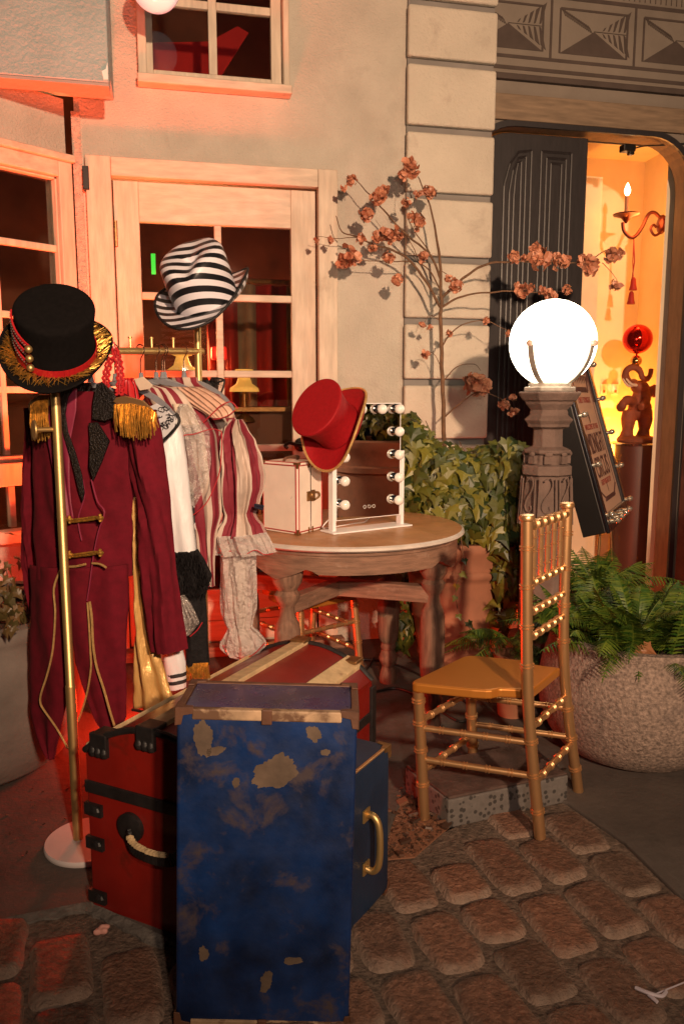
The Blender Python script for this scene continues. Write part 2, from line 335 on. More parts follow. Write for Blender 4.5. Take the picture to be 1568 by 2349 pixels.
# recessed front to the right : o=-.12 with an arched opening
OR_=-.12
s1=wpx(1560,760,OR_)[0]; s0=qR-.06; zt=wpx(1350,304,OR_)[1]; rad=.24
def arcpts(n=9):
    pts=[(s0,0),(s0,zt-rad)]
    pts+=[(s0+rad-rad*math.cos(R(90)*k/n),zt-rad+rad*math.sin(R(90)*k/n)) for k in range(1,n+1)]
    pts+=[(s1-rad+rad*math.sin(R(90)*k/n),zt-rad+rad*math.cos(R(90)*k/n)) for k in range(0,n+1)]
    pts+=[(s1,0)]; return pts
ap=arcpts()
mb=MB()
zl=wpx(1350,212,OR_)[1]; 
for i in range(1,len(ap)-2):
    a,b=ap[i],ap[i+1]
    if b[0]-a[0]<1e-5: continue
    mb.add([WP(a[0],a[1],OR_),WP(b[0],b[1],OR_),WP(b[0],4.2,OR_),WP(a[0],4.2,OR_)],[(0,1,2,3)])
mb.add([WP(s1,0,OR_),WP(4.2,0,OR_),WP(4.2,4.2,OR_),WP(s1,4.2,OR_)],[(0,1,2,3)])
mb.add([WP(qR,0,.0),WP(qR,0,OR_),WP(qR,4.2,OR_),WP(qR,4.2,.0)],[(0,1,2,3)])
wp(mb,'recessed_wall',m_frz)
mb=MB(); # arch reveal
for i in range(len(ap)-1):
    a,b=ap[i],ap[i+1]; mb.add([WP(a[0],a[1],OR_),WP(b[0],b[1],OR_),WP(b[0],b[1],OR_-.12),WP(a[0],a[1],OR_-.12)],[(0,1,2,3)])
mb.noflip=True
wp(mb,'arch_jamb',mat('oak_jamb',(.26,.15,.08),.7,var=.2,vs=8,stretch=(4,4,1)),smooth=True)
mb=MB(); pts=[WP(a,b,OR_+.012) for a,b in ap]; 
out=[]
cx=(s0+s1)/2
def offs(p,d):
    s,z=p
    if z<=zt-rad: return (s-d if s<cx else s+d,z)
    c=(s0+rad if s<s0+rad else (s1-rad if s>s1-rad else s),zt-rad); v=V((s-c[0],z-c[1])); v.normalize(); return (s+v.x*d,z+v.y*d)
for i in range(len(ap)-1):
    a,b=ap[i],ap[i+1]; A,B=offs(a,.03),offs(b,.03)
    mb.hexa([WP(*a,OR_+.001),WP(*b,OR_+.001),WP(*B,OR_+.001),WP(*A,OR_+.001)],[WP(*a,OR_+.016),WP(*b,OR_+.016),WP(*B,OR_+.016),WP(*A,OR_+.016)])
wp(mb,'arch_moulding',m_ddoor)
# lintel beam + mouldings + painted frieze
def rp(x,y,o=OR_): return wpx(x,y,o)
z1=rp(1350,234)[1]; z2=rp(1350,292)[1]
mb=MB(); wbox(mb,qR,4.2,z2,z1,OR_+.0015,OR_+.022); wp(mb,'lintel',m_lintel,bevel=.004)
za=rp(1134,183)[1]; zb=rp(1134,169)[1]
mb=MB(); wbox(mb,qR,4.2,za,zb,OR_+.001,OR_+.03); wp(mb,'moulding',m_frzd,bevel=.004)
frz=wp(wbox(MB(),qR,4.2,zb+.001,zb+.006,OR_+.001,OR_+.024),'frieze',m_frz)
mb=MB()
def strip(x0,y0,x1,y1,t): # horizontal band given px of ends
    z=(rp(x0,y0)[1]+rp(x1,y1)[1])/2; wbox(mb,qR,4.2,z-t/2,z+t/2,OR_+.001,OR_+.003)
strip(1134,121,1568,172,.016); strip(1134,146,1568,198,.018); strip(1375,2,1568,30,.018)
zband=(rp(1134,121)[1]+rp(1568,172)[1])/2; ztop=(rp(1375,2)[1]+rp(1568,30)[1])/2
bars=[rp(1262,90)[0],rp(1454,100)[0]]; pitch=bars[1]-bars[0]
def poly(pts,o=OR_+.001,t=.002): mb.prism([WP(a,b,o) for a,b in pts],WN*t)
hh=.006
for k in range(-1,5):
    b=bars[0]+pitch*k
    if b>qR: wbox(mb,b-hh,b+hh,zband,ztop,OR_+.0015,OR_+.0035)
    L,Rr=b+pitch*.105,b+pitch*.905; zB=zband+(ztop-zband)*.12; zT=zband+(ztop-zband)*.83
    ax_,az_=(L+Rr)/2,zB+(zT-zB)*.55
    def c(p): return max(p,qR+.002)
    if Rr<qR: continue
    if L>qR: wbox(mb,L-.005,L+.005,zB,zT,OR_+.0015,OR_+.0035)
    wbox(mb,Rr-.005,Rr+.005,zB,zT,OR_+.0015,OR_+.0035); wbox(mb,c(L),Rr,zT-.005,zT+.005,OR_+.002,OR_+.004)
    if ax_>qR+.01: poly([(c(L),zB+ (az_-zB)*max(0,(c(L)-L))/(ax_-L)),(c(L),zB),(Rr,zB),(ax_,az_)])
    # palm leaf to the right of the apex
    for j in range(5):
        f=.25+.16*j; bx=ax_+(Rr-ax_)*f; bz=az_+ (zT-az_)*.05*f; l=.022+.030*j*.55
        for sgn in (1,-1):
            if bx+.02<Rr and bx-.02>qR: poly([(bx,bz+sgn*.006),(bx+.010,bz+sgn*.01),(bx+.022+.004*j,bz+sgn*l*1.25),(bx+.010,bz+sgn*l*1.0)])
    wbox(mb,c(ax_),Rr-.008,az_+.0,az_+.003,OR_+.002,OR_+.0035)
    for j in range(16):
        f=.12+.80*j/15; bx=ax_-(ax_-L)*f; bz=az_+(zT-az_)*f*.92
        if bx>qR+.02: poly([(bx,bz),(bx+.003,bz+.001),(bx-.012,bz+.018),(bx-.016,bz+.016)]); poly([(bx,bz),(bx+.003,bz-.001),(bx+.014,bz-.018),(bx+.011,bz-.020)])
for k in range(60): # hatched band above
    s=bars[0]+k*.03; 
    if s>qR: wbox(mb,s,s+.004,ztop+.02,ztop+.25,OR_+.0015,OR_+.003)
wp(mb,'painted_pattern',m_frzd,frz)
# closed left leaf
dl0,dl1=s0+.004,wpx(1345,400,OR_-.05)[0]
mb=MB(); n=8; lr=rad-.004
pl=[(dl1,.01),(dl1,zt-.012),(dl0+lr,zt-.012)]+[(dl0+lr-lr*math.sin(R(90)*k/n),zt-.012-lr+lr*math.cos(R(90)*k/n)) for k in range(1,n+1)]+[(dl0,.01)]
mb.prism([WP(a,b,OR_-.09) for a,b in pl],WN*.04)
leaf=wp(mb,'arched_door_leaf',m_ddoor,bevel=.003)
def mould(a,b,c_,d,arch):
    for ins,t in((0,.012),(.03,.008),(.055,.006)):
        A,B,C_,D=a+ins,b-ins,c_+ins,d-ins; mb=MB(); w=.012
        pts=[(A,C_),(B,C_),(B,D)]+([(A+(B-A)*.5,D-.01),(A+(B-A)*.2,D-.07),(A,D-.18)] if arch else [(A,D)])
        for i in range(len(pts)):
            p,q=pts[i],pts[(i+1)%len(pts)]; mb.tube([WP(*p,OR_-.05),WP(*q,OR_-.05)],w*.6,6)
        wp(mb,'panel_moulding',m_ddoor,leaf,smooth=True)
x1,x2=wpx(1150,600,-.17)[0],wpx(1210,600,-.17)[0]; x3,x4=wpx(1232,600,-.17)[0],wpx(1300,600,-.17)[0]
zt1=wpx(1200,345,-.17)[1]
mould(x1,x2,.95,zt1,True); mould(x3,x4,.95,zt1,False); mould(x1,x2,.18,.86,False); mould(x3,x4,.18,.86,False)
# open right leaf, swung outwards, seen edge-on
mb=MB(); hd=(WN*.97+WD*.24).normalized(); c0=WP(s1+.035,0,OR_+.03)
th=WD*.045
mb.hexa([c0,c0+hd*.55,c0+hd*.55+th,c0+th],[p+UP*(zt-.35) for p in (c0,c0+hd*.55,c0+hd*.55+th,c0+th)])
lf=wp(mb,'open_door_leaf',mat('brown_painted_door',(.10,.05,.035),.5,var=.3,vs=12),bevel=.003)
mb=MB(); mb.box(c0+hd*.25+UP*1.0-WD*.006,.02,.14,.035,(WD,hd,UP)); wp(mb,'latch_plate',m_iron,lf,bevel=.002)
# vestibule room behind arch
cnr=2.84
mb=MB()
def wq(a,b): mb.add([WP(a[0],0,a[1]),WP(b[0],0,b[1]),WP(b[0],2.75,b[1]),WP(a[0],2.75,a[1])],[(0,1,2,3)])
sL=wpx(1392,700,-1.0)[0]
wq((s0-.3,-1.0),(cnr,-1.0)); wq((cnr,-1.0),(s1+.22,-.32)); wq((s0-.3,-1.0),(s0-.3,-.32)); wq((s1+.22,-.32),(s1,-.32))
mb.add([WP(s0-.3,2.72,-.32),WP(cnr,2.72,-.32),WP(cnr,2.72,-1.0),WP(s0-.3,2.72,-1.0)],[(0,1,2,3)])
mb.add([WP(s0-.3,0.006,-.0),WP(cnr,.006,-.0),WP(cnr,.006,-1.0),WP(s0-.3,.006,-1.0)],[(0,1,2,3)])
mb.add([WP(s0-.3,zt-rad,-.33),WP(s0-.3,2.75,-.33),WP(s1+.3,2.75,-.33),WP(s1+.3,zt+.02,-.33),WP(s0-.3,zt+.02,-.33)],[(0,1,2,3,4)])
wp(mb,'inner_wall',m_int)
mb=MB(); zz_=wpx(1365,405,-.75)[1]; sa=wpx(1371,650,-.75)[0]; wbox(mb,sa-.5,sa,0.01,zz_,-.98,-.75); wp(mb,'inner_partition',m_int,bevel=.004)
# ---- glazed door ----
def frame_bars(P,s0,s1,z0,z1,w,o0,o1,bottom=True):
    out=[]
    def b(a,b_,c,d): 
        m=MB(); m.hexa([P(a,c,o0),P(b_,c,o0),P(b_,c,o1),P(a,c,o1)],[P(a,d,o0),P(b_,d,o0),P(b_,d,o1),P(a,d,o1)]); return m
    return [(b(s0,s0+w,z0,z1),1),(b(s1-w,s1,z0,z1),1),(b(s0+w,s1-w,z1-w,z1),0)]+([(b(s0+w,s1-w,z0,z0+w),0)] if bottom else [])
df=MB(); wbox(df,dL,iL,0,dT,0.001,.045); dfr=wp(df,'door_frame',m_wood,bevel=.004)
mb=MB(); wbox(mb,iR,dR,0,dT,0.001,.045); wp(mb,'frame_post',m_wood,dfr,bevel=.004)
mb=MB(); wbox(mb,iL+.0005,iR-.0005,iT,dT-.001,0.001,.044); wp(mb,'frame_head',m_woodh,dfr,bevel=.004)
mb=MB(); wbox(mb,dL-.02,dR+.02,.0,.05,.046,.12); wp(mb,'threshold',m_oakh,dfr,bevel=.004)
doL,doR,doT=iL+.004,iR-.004,iT-.005; O0,O1=-.055,-.012
gl=wpx(323,600,O1)[0]; gr=wpx(668,600,O1)[0]; gt=(wpx(323,509,O1)[1]+wpx(668,523,O1)[1])/2; gm0,gm1=wpx(493,600,O1)[0],wpx(509,600,O1)[0]; gb=wpx(506,1352,O1)[1]
door=wp(wbox(MB(),doL,gl,.03,doT,O0,O1),'glazed_door',m_wood,bevel=.003)
mb=MB(); wbox(mb,gr,doR,.03,doT,O0,O1); wp(mb,'stile',m_wood,door,bevel=.003)
mb=MB(); wbox(mb,gl,gr,gt,doT-.0005,O0+.001,O1-.001); wp(mb,'top_rail',m_woodh,door,bevel=.003)
mb=MB(); wbox(mb,gl,gr,.03,.14,O0+.001,O1-.001); wbox(mb,gl,gr,.141,gb-.06,O0+.01,O1-.014); wbox(mb,gl,gr,gb-.06,gb,O0+.001,O1-.001); wp(mb,'bottom_panel',m_woodh,door,bevel=.003)
mys=[(683,8),(857,8),(1027,8),(1190,8)]
mb=MB(); wbox(mb,gm0,gm1,gb,gt,O0+.004,O1-.004)
for y,_ in mys:
    z=wpx(580,y+1,O1)[1]; wbox(mb,gl,gm0,z-.016,z+.016,O0+.0035,O1-.0035); wbox(mb,gm1,gr,z-.016,z+.016,O0+.0035,O1-.0035)
wp(mb,'muntins',m_woodh,door,bevel=.004)
mb=MB(); wbox(mb,gl-.003,gr+.003,gb-.003,gt+.003,-.036,-.032); wp(mb,'door_glass',m_glass,door)
for y in (536,1180):
    mb=MB(); s_,z_=wpx(266,y,.0); mb.tube([WP(s_,z_-.055,.004),WP(s_,z_+.055,.004)],.008,8); 
    for q in(-.02,.02): mb.tube([WP(s_,z_+q-.001,.004),WP(s_,z_+q+.001,.004)],.0095,8)
    wp(mb,'hinge',m_brass,door,smooth=True)
mb=MB(); sh,zh=wpx(690,1020,O1)
mb.lathe([(.034,0),(.034,.006),(.02,.012),(.02,.02)],WP(sh,zh,O1),(WD,UP,WN),20)
mb.tube(curve([WP(sh,zh,O1+.02),WP(sh,zh,O1+.05),WP(sh-.03,zh+.004,O1+.055),WP(sh-.065,zh+.012,O1+.05),WP(sh-.085,zh-.002,O1+.05),WP(sh-.072,zh-.014,O1+.05)],5),.008,8)
wp(mb,'door_handle',m_iron,door,smooth=True)
mb=MB(); s_,z_=wpx(199,411,.03); wbox(mb,s_-.014,s_+.012,z_-.048,z_+.048,.013,.06); wp(mb,'wall_bracket',m_black,bevel=.002)
# ---- upper window ----
fw=MB()
x0,x1_=wpx(315,100,.05)[0],wpx(664,100,.05)[0]; zb_=(wpx(315,187,.07)[1]+wpx(667,215,.07)[1])/2
uw=wp(wbox(MB(),x0,uL+.012,zb_+.04,uT,0.001,.05),'window_frame',m_wood,bevel=.006)
mb=MB(); wbox(mb,uR-.012,x1_,zb_+.04,uT,.001,.05); wp(mb,'frame_post',m_wood,uw,bevel=.006)
mb=MB(); wbox(mb,x0-.004,x1_+.008,zb_,zb_+.039,.001,.075); wp(mb,'sill',m_woodh,uw,bevel=.006)
a,b=wpx(350,100,-.03)[0],wpx(620,100,-.03)[0]; c_=(wpx(350,166,-.03)[1]+wpx(620,182,-.03)[1])/2
mb=MB(); wbox(mb,uL-.01,a,c_-.05,uT,-.05,-.01); wbox(mb,b,uR+.01,c_-.05,uT,-.05,-.01); wbox(mb,a,b,c_-.05,c_,-.049,-.011)
m0,m1=wpx(478,100,-.03)[0],wpx(497,100,-.03)[0]; zc=wpx(560,24,-.03)[1]
wbox(mb,m0,m1,c_,uT,-.045,-.015)
for q in (zc,zc+.34,zc+.68): wbox(mb,a,m0,q-.017,q+.017,-.044,-.016); wbox(mb,m1,b,q-.017,q+.017,-.044,-.016)
wp(mb,'sash',m_wood,uw,bevel=.004)
mb=MB(); wbox(mb,a-.003,b+.003,c_-.003,uT,-.034,-.030); wp(mb,'window_pane',m_glass,uw)
# ---- bay wall and windows ----
K=W0+WD*wpx(163,600)[0]; BE=V((.656,.755,0)).normalized(); BN=V((BE.y,-BE.x,0))
def BP(t,z,o=0): return K+BE*t+BN*o+UP*z
def bpx(x,y,o=0):
    p=onplane(x,y,K+BN*o,BN); return ((p-K).dot(BE),p.z)
tR=bpx(131,500,.0)[0]; zT_=bpx(129,409)[1]; zB_=bpx(60,1050)[1]; tL=-1.1
z3=bpx(60,1113)[1]; z4=bpx(60,1207)[1]
mb=MB(); wall_holes(mb,-1.5,.0,0,zov+.05,[(tL,tR+.012,zB_-.02,zT_+.02),(tL,tR+.012,z4-.02,z3+.02)],0,.1,BP); wp(mb,'bay_wall',m_stucco)
def bbox(mb,a,b,c,d,o0,o1): return mb.hexa([BP(a,c,o0),BP(b,c,o0),BP(b,c,o1),BP(a,c,o1)],[BP(a,d,o0),BP(b,d,o0),BP(b,d,o1),BP(a,d,o1)])
to=bpx(172,500,.03)[0]; zo=bpx(170,374,.04)[1]
bw=wp(bbox(MB(),tR+.004,to,z4-.0,zo,0.001,.028),'bay_window_frame',m_wood,bevel=.005)
mb=MB(); bbox(mb,tL,to+.006,zo+.0005,zo+.03,.001,.05); bbox(mb,tL,tR+.004,zT_+.004,zo,.001,.03); wp(mb,'frame_head',m_woodh,bw,bevel=.005)
mb=MB(); bbox(mb,tR-.0,tR+.011,zB_,zT_,-.05,-.001); bbox(mb,tL,tR,zT_-.004,zT_+.018,-.05,-.001)
bbox(mb,tL,tR,zB_-.015,zB_+.012,-.05,.012)
bbox(mb,tL,tR+.004,z3+.004,zB_-.016,.001,.026)
for y,x in((562,70),(724,60),(894,80)):
    z=bpx(x,y,-.02)[1]; bbox(mb,tL,tR,z-.014,z+.014,-.045,-.012)
tm=bpx(-4,700,-.02)[0]; bbox(mb,tm-.012,tm+.012,zB_+.012,zT_-.004,-.044,-.011); bbox(mb,tm-.42,tm-.40,zB_+.012,zT_-.004,-.044,-.011)
tn=bpx(28,1160,-.02)[0]; bbox(mb,tn-.014,tn+.014,z4,z3,-.044,-.011)
wp(mb,'sash',m_wood,bw,bevel=.004)
mb=MB(); bbox(mb,tL,to+.01,z4-.055,z4-.001,.001,.075); wp(mb,'sill',m_woodh,bw,bevel=.006)
mb=MB(); bbox(mb,tL,tR+.01,zB_-.002,zT_+.002,-.034,-.030); bbox(mb,tL,tR+.01,z4-.002,z3+.002,-.034,-.030); wp(mb,'window_pane',m_glass,bw)
# dark rooms behind the glass
mb=MB()
def dq(*p): mb.add([V(q) for q in p],[(0,1,2,3)])
for z in (.012,4.15): dq(WP(-2.6,z,-.17),WP(qR-.02,z,-.17),WP(qR-.02,z,-2.4),WP(-2.6,z,-2.4))
dq(WP(-2.6,0,-2.4),WP(qR-.02,0,-2.4),WP(qR-.02,4.2,-2.4),WP(-2.6,4.2,-2.4)); dq(WP(qR-.02,0,-.17),WP(qR-.02,4.2,-.17),WP(qR-.02,4.2,-2.4),WP(qR-.02,0,-2.4))
dq(WP(-2.6,0,.2),WP(-2.6,4.2,.2),WP(-2.6,4.2,-2.4),WP(-2.6,0,-2.4))
wp(mb,'dark_room',m_dark)
# ---- things seen through the glass ----
m_refl=uvstripe('red_cream_reflection',(.30,.012,.012),(.30,.22,.15),5,.62,bump=.1)  # striped cloth stands in for tent stripes reflected in the door glass
t=thing('striped_reflection','red and cream vertical striped curtain put in behind the door glass for the mirrored tent stripes','reflection',tuple(WP(.75,0,-.7)))
mb=MB(); nn=90
for i in range(nn+1):
    s=.02+1.32*i/nn; o=-.62+.03*math.sin(i*.9)
    for z in (.03,1.83): mb.v.append(WP(s,z,o)); mb.uv.append((i/nn,z))
mb.f=[(2*i,2*i+2,2*i+3,2*i+1) for i in range(nn)]; mb.hasuv=True
mb.build('reflection_cloth',m_refl,t,smooth=True,solid=.004)
mb=MB(); mb.tube([WP(-.02,1.85,-.62),WP(1.38,1.85,-.62)],.012,8); mb.build('cloth_rod',m_brass,t,smooth=True)
t=thing('red_banner','red cloth banner with an added glow slanting behind the upper window','banner',tuple(WP(-.25,2.3,-.6)))
mb=MB(); mb.prism([WP(*wpx(x,y,-.55),-.55) for x,y in((260,260),(478,260),(497,190),(570,75),(545,60),(480,95),(260,100))],-WN*.01); mb.build('banner_cloth',mat('red_banner_glow',(.45,.012,.012),.8,emis=(.5,.01,.01),es=.10),t)  # faint glow put into the cloth, which is no lamp
m_shade=mat('lit_lamp_shade',(.8,.6,.2),.6,emis=(1,.50,.10),es=.75)
def tlamp(x,y,o,sc,label):
    s,z=wpx(x,y,o); t=thing('table_lamp',label,'lamp',tuple(WP(s,z-.22*sc,o)),'lit lamps seen through the glazed door')
    mb=MB(); mb.lathe([(.085*sc,0),(.08*sc,.02*sc),(.045*sc,.045*sc),(.03*sc,.09*sc),(.055*sc,.10*sc),(.05*sc,.125*sc)],WP(s,z-.05*sc,o),n=20); mb.build('lamp_shade',m_shade,t,smooth=True)
    mb=MB(); mb.lathe([(.06*sc,0),(.05*sc,.02*sc),(.012*sc,.05*sc),(.02*sc,.09*sc),(.012*sc,.12*sc),(.012*sc,.17*sc)],WP(s,z-.22*sc,o),n=14); mb.build('lamp_base',m_brass,t,smooth=True)
    return s,z
tlamp(418,836,-.45,1.0,'lit yellow lamp behind the glass left of the gold pole')
tlamp(560,878,-.30,.9,'lit yellow lamp behind the glass in front of the striped curtain')
t=thing('interior_shelf','dark shelf with a brass rim under the lit lamps inside the door','shelf',tuple(WP(0.1,.01,-.45)))
mb=MB(); z_=wpx(560,925,-.3)[1]; wbox(mb,-.45,1.0,z_-.04,z_-.02,-.56,-.22); mb.build('shelf_top',m_brass,t); mb=MB(); wbox(mb,-.44,.98,.02,z_-.041,-.55,-.30); mb.build('shelf_body',m_dark,t)
s_,z_=wpx(352,605,-.9); mb=MB(); wbox(mb,s_-.012,s_+.012,z_-.055,z_+.055,-.92,-.90)
o=mb.build('exit_light',mat('green_lit_sign',(.05,.4,.08),.5,emis=(.02,1,.08),es=1.2),None,origin=WP(s_,z_-.055,-.9)); tag(o,'narrow green lit strip light glowing inside the dark door glass','light')
s_,z_=wpx(496,812,-.6); mb=MB(); wbox(mb,s_-.03,s_+.05,z_-.035,z_+.035,-.58,-.50)
o=mb.build('red_lantern',mat('red_lit_sign',(.6,.02,.02),.5,emis=(1,.02,.01),es=.9),None,origin=WP(s_,z_-.035,-.54),bevel=.01); tag(o,'small red lit lantern behind the glass right of the gold pole','lantern')
# ================= GROUND =================
mb=MB(); mb.add([(-40,-40,-.045),(40,-40,-.045),(40,40,-.045),(-40,40,-.045)],[(0,1,2,3)]); o=mb.build('ground',m_ground); tag(o,None,None,kind='structure')
def G(x,y,z=0): return gnd(x,y,z)
cob=[G(-60,2124),G(204,2072),G(400,2165),G(560,2100),G(797,2010),G(890,1965),G(1010,1905),G(1130,1850),G(1235,1815),G(1300,1840),G(1430,1930),G(1568,2065)]
cob+= [V((3.2,.9,0)),V((3.2,-2,0)),V((-3,-2,0)),V((-3,1.77,0))]
def inside(p,poly):
    c=False; n=len(poly); j=n-1
    for i in range(n):
        a,b=poly[i],poly[j]
        if (a.y>p.y)!=(b.y>p.y) and p.x<(b.x-a.x)*(p.y-a.y)/(b.y-a.y)+a.x: c=not c
        j=i
    return c
mb=MB(); mb.prism([V((p.x,p.y,-.044)) for p in cob],V((0,0,.033))); o=mb.build('mortar_bed',m_mortar); tag(o,None,None,kind='structure')
# paving slabs outside the cobbles (thick sheet): left + right
pav=[V((-6,-2,0)),V((-3,-2,0)),V((-3,1.77,0))]+cob[0:6]+[G(885,1930),G(905,1870),G(940,1800),G(1040,1740),G(1130,1850),G(1235,1815),G(1300,1840),G(1430,1930),G(1568,2065),V((3.2,.9,0)),V((6,.9,0)),V((6,6,0)),V((-6,6,0))]
mb=MB(); n=len(pav); mb.prism([V((p.x,p.y,-.043)) for p in pav],V((0,0,.043))); o=mb.build('pavement',m_conc,bevel=.006); tag(o,None,None,kind='structure')
mb=MB(); random.seed(3)
pts=[]; 
for a,b in((cob[0],cob[1]),(cob[1],cob[2])):
    for i in range(14): pts.append(a.lerp(b,i/14))
for i in range(len(pts)-1):
    p,q=pts[i],pts[i+1]; d=(q-p).normalized(); n_=V((d.y,-d.x,0)); w1,w2=.020+.010*N.noise(p*31),.020+.010*N.noise(q*31); 
    mb.hexa([p-n_*.004+UP*-.03,q-n_*.004+UP*-.03,q+n_*w2+UP*-.03,p+n_*w1+UP*-.03],[p-n_*.004+UP*.003,q-n_*.004+UP*.003,q+n_*w2+UP*(-.004+.004*N.noise(q*40)),p+n_*w1+UP*(-.004+.004*N.noise(p*40))])
o=mb.build('kerb_strip',m_kerb); tag(o,None,None,kind='structure')
# cobbles
random.seed(11)
me=bpy.data.meshes.new('cobbles'); vs=[];fs=[];cols=[];rims=[]
ang=R(17.7); E1=V((-math.sin(ang),math.cos(ang),0)); E2=V((math.cos(ang),math.sin(ang),0))
nu,nv=10,12; W_,L_=.141,.222
def scal(p,s): 
    from mathutils import noise as N
    return N.noise(V(p)*s)
for ci in range(-24,30):
    phase=random.uniform(-.25,.25)+(.5 if ci%2 else 0)
    yy=-1.8+phase*L_
    wj=W_
    while yy<3.2:
        l=L_*random.choice([.72,.9,1,1,1.08,1.2]); cc=E2*(ci*W_+.012*math.sin(yy*2.1+ci*.2))+E1*(yy+l/2)+V((0,0,0))
        # gentle fan of the courses
        cc=cc+E2*(.045*math.sin((yy+.4)*1.1))
        yy+=l
        if cc.y<.75 or cc.y>2.4 or not inside(cc,cob): continue
        if not all(inside(cc+E1*a*l*.36+E2*b*W_*.36,cob) for a in(-1,1) for b in(-1,1)): continue
        hw,hl=(W_-random.uniform(.000,.005))/2,(l-random.uniform(.001,.006))/2; tz=random.uniform(-.004,.004); tl=V((random.uniform(-.03,.03),random.uniform(-.03,.03),0)); k=len(vs); rot=random.uniform(-.05,.05); sd=random.uniform(0,99); tint=random.random(); pw=random.uniform(3.6,6.5)
        for j in range(nv+1):
            for i in range(nu+1):
                a=-1+2*i/nu; b=-1+2*j/nv
                # superellipse mapping
                m_=max(abs(a),abs(b)); 
                if m_>0:
                    q=(abs(a)**pw+abs(b)**pw)**(1/pw); f=m_/q
                else: f=1
                a2,b2=a*f,b*f
                nz=N.noise(V((a2*1.3+sd,b2*1.6,sd)))*.11*m_
                x=a2*hw*(1+nz); y=b2*hl*(1+nz*.7)
                ed=m_
                z=.005+tz-.024*max(0,(ed-.80)/.20)**1.8-.002*ed*ed+N.noise(V((x*18+sd,y*18,0)))*.0045+N.noise(V((x*60+sd,y*60,0)))*.0018+tl.x*x+tl.y*y
                p=cc+(E2*math.cos(rot)+E1*math.sin(rot))*x+(E1*math.cos(rot)-E2*math.sin(rot))*y; vs.append((p.x,p.y,z)); cols.append(tint); rims.append(max(0,min(1,(ed-.70)/.3+N.noise(V((x*40+sd,y*40,5)))*.5)))
        for j in range(nv):
            for i in range(nu): a=k+j*(nu+1)+i; fs.append((a,a+1,a+nu+2,a+nu+1))
me.from_pydata(vs,[],fs); me.polygons.foreach_set('use_smooth',[True]*len(me.polygons))
ca=me.color_attributes.new('wear','FLOAT_COLOR','POINT')
for i,(a,b) in enumerate(zip(cols,rims)): ca.data[i].color=(a,b,0,1)
m_cob=mat('granite_setts',(.10,.045,.028),.66,var=.3,vs=25,bump=1,bs=85,bd=.011,rv=.14); _nt=m_cob.node_tree; _b=_nt.nodes['Principled BSDF']
_v=_nt.nodes.new('ShaderNodeVertexColor'); _v.layer_name='wear'; _sx=_nt.nodes.new('ShaderNodeSeparateColor'); _nt.links.new(_v.outputs[0],_sx.inputs[0])
_c=ramp(_nt,_sx.outputs[0],[(0,(.13,.082,.058)),(.5,(.20,.105,.070)),(1,(.27,.135,.086))]); _n2=ramp(_nt,noise(_nt,48,9,.7),[(.3,(.42,.42,.42)),(.7,(1.35,1.3,1.25))])
_mx=_nt.nodes.new('ShaderNodeMix'); _mx.data_type='RGBA'; _mx.blend_type='MULTIPLY'; _mx.inputs[0].default_value=1; _nt.links.new(_c,_mx.inputs[6]); _nt.links.new(_n2,_mx.inputs[7])
_m2=_nt.nodes.new('ShaderNodeMix'); _m2.data_type='RGBA'; _mu=_nt.nodes.new('ShaderNodeMath'); _mu.operation='MULTIPLY'; _mu.inputs[1].default_value=.85; _nt.links.new(_sx.outputs[1],_mu.inputs[0]); _nt.links.new(_mu.outputs[0],_m2.inputs[0]); _nt.links.new(_mx.outputs[2],_m2.inputs[6]); _m2.inputs[7].default_value=(.34,.26,.20,1)
_nt.links.new(_m2.outputs[2],_b.inputs['Base Color'])
me.materials.append(m_cob); o=bpy.data.objects.new('cobblestone_pavement',me); COL.objects.link(o); o['kind']='structure'
# chips and gravel by the plinth
random.seed(8); mb=MB()
pa=[G(885,1830),G(925,1770),G(1000,1815),G(1030,1890),G(950,1960),G(890,1965),G(850,1930)]
cx=sum((p.x for p in pa))/7; cy=sum((p.y for p in pa))/7
def chips(mb,poly,n,zc,smin,smax):
    xs=[p.x for p in poly]; ys=[p.y for p in poly]; c=0
    while c<n:
        p=V((random.uniform(min(xs),max(xs)),random.uniform(min(ys),max(ys)),zc))
        if not inside(p,poly): continue
        c+=1; s=random.uniform(smin,smax); ax=frame(V((random.uniform(-.4,.4),random.uniform(-.4,.4),1)),V((random.uniform(-1,1),random.uniform(-1,1),.1))); mb.box(p,s,s*random.uniform(.3,.9),s*.25,ax)
chips(mb,pa,900,-.005,.003,.011); chips(mb,pa,26,.004,.015,.032)
pb=[V((.15,2.3,0)),V((.2,2.42,0)),V((.7,2.62,0)),V((.75,2.5,0)),V((.3,2.36,0))]; chips(mb,pb,160,.004,.004,.02)
pc=[V((-1.0,2.0,0)),V((-.55,2.0,0)),V((-.5,2.5,0)),V((-1,2.4,0))]; chips(mb,pc,70,.003,.003,.010)
mb.prism([V((p.x,p.y,-.013)) for p in pa],V((0,0,.006)))
o=mb.build('bark_chips',m_chip); tag(o,'loose bark chips and grit around the concrete block','bark chips',kind='stuff')
# ================= TRUNKS =================
def orient(corner,d,wd,h):  # corner at ground, d = length vector, wd = width vector
    return V(corner),V(d),V(wd),h
def cornerpiece(p,X,Y,Z,s,m,par,t=.003):
    mb=MB(); c=p
    for A,B,C_ in((X,Y,Z),(Y,Z,X),(Z,X,Y)):
        q=[c-C_*t, c-C_*t+A*s, c-C_*t+A*s*.95+B*s*.35, c-C_*t+A*s*.45+B*s*.45, c-C_*t+A*s*.35+B*s*.95, c-C_*t+B*s]
        mb.prism([v-A*t-B*t for v in q],C_*t*.9)
    mb.build('corner_cap',m,par,bevel=.001)
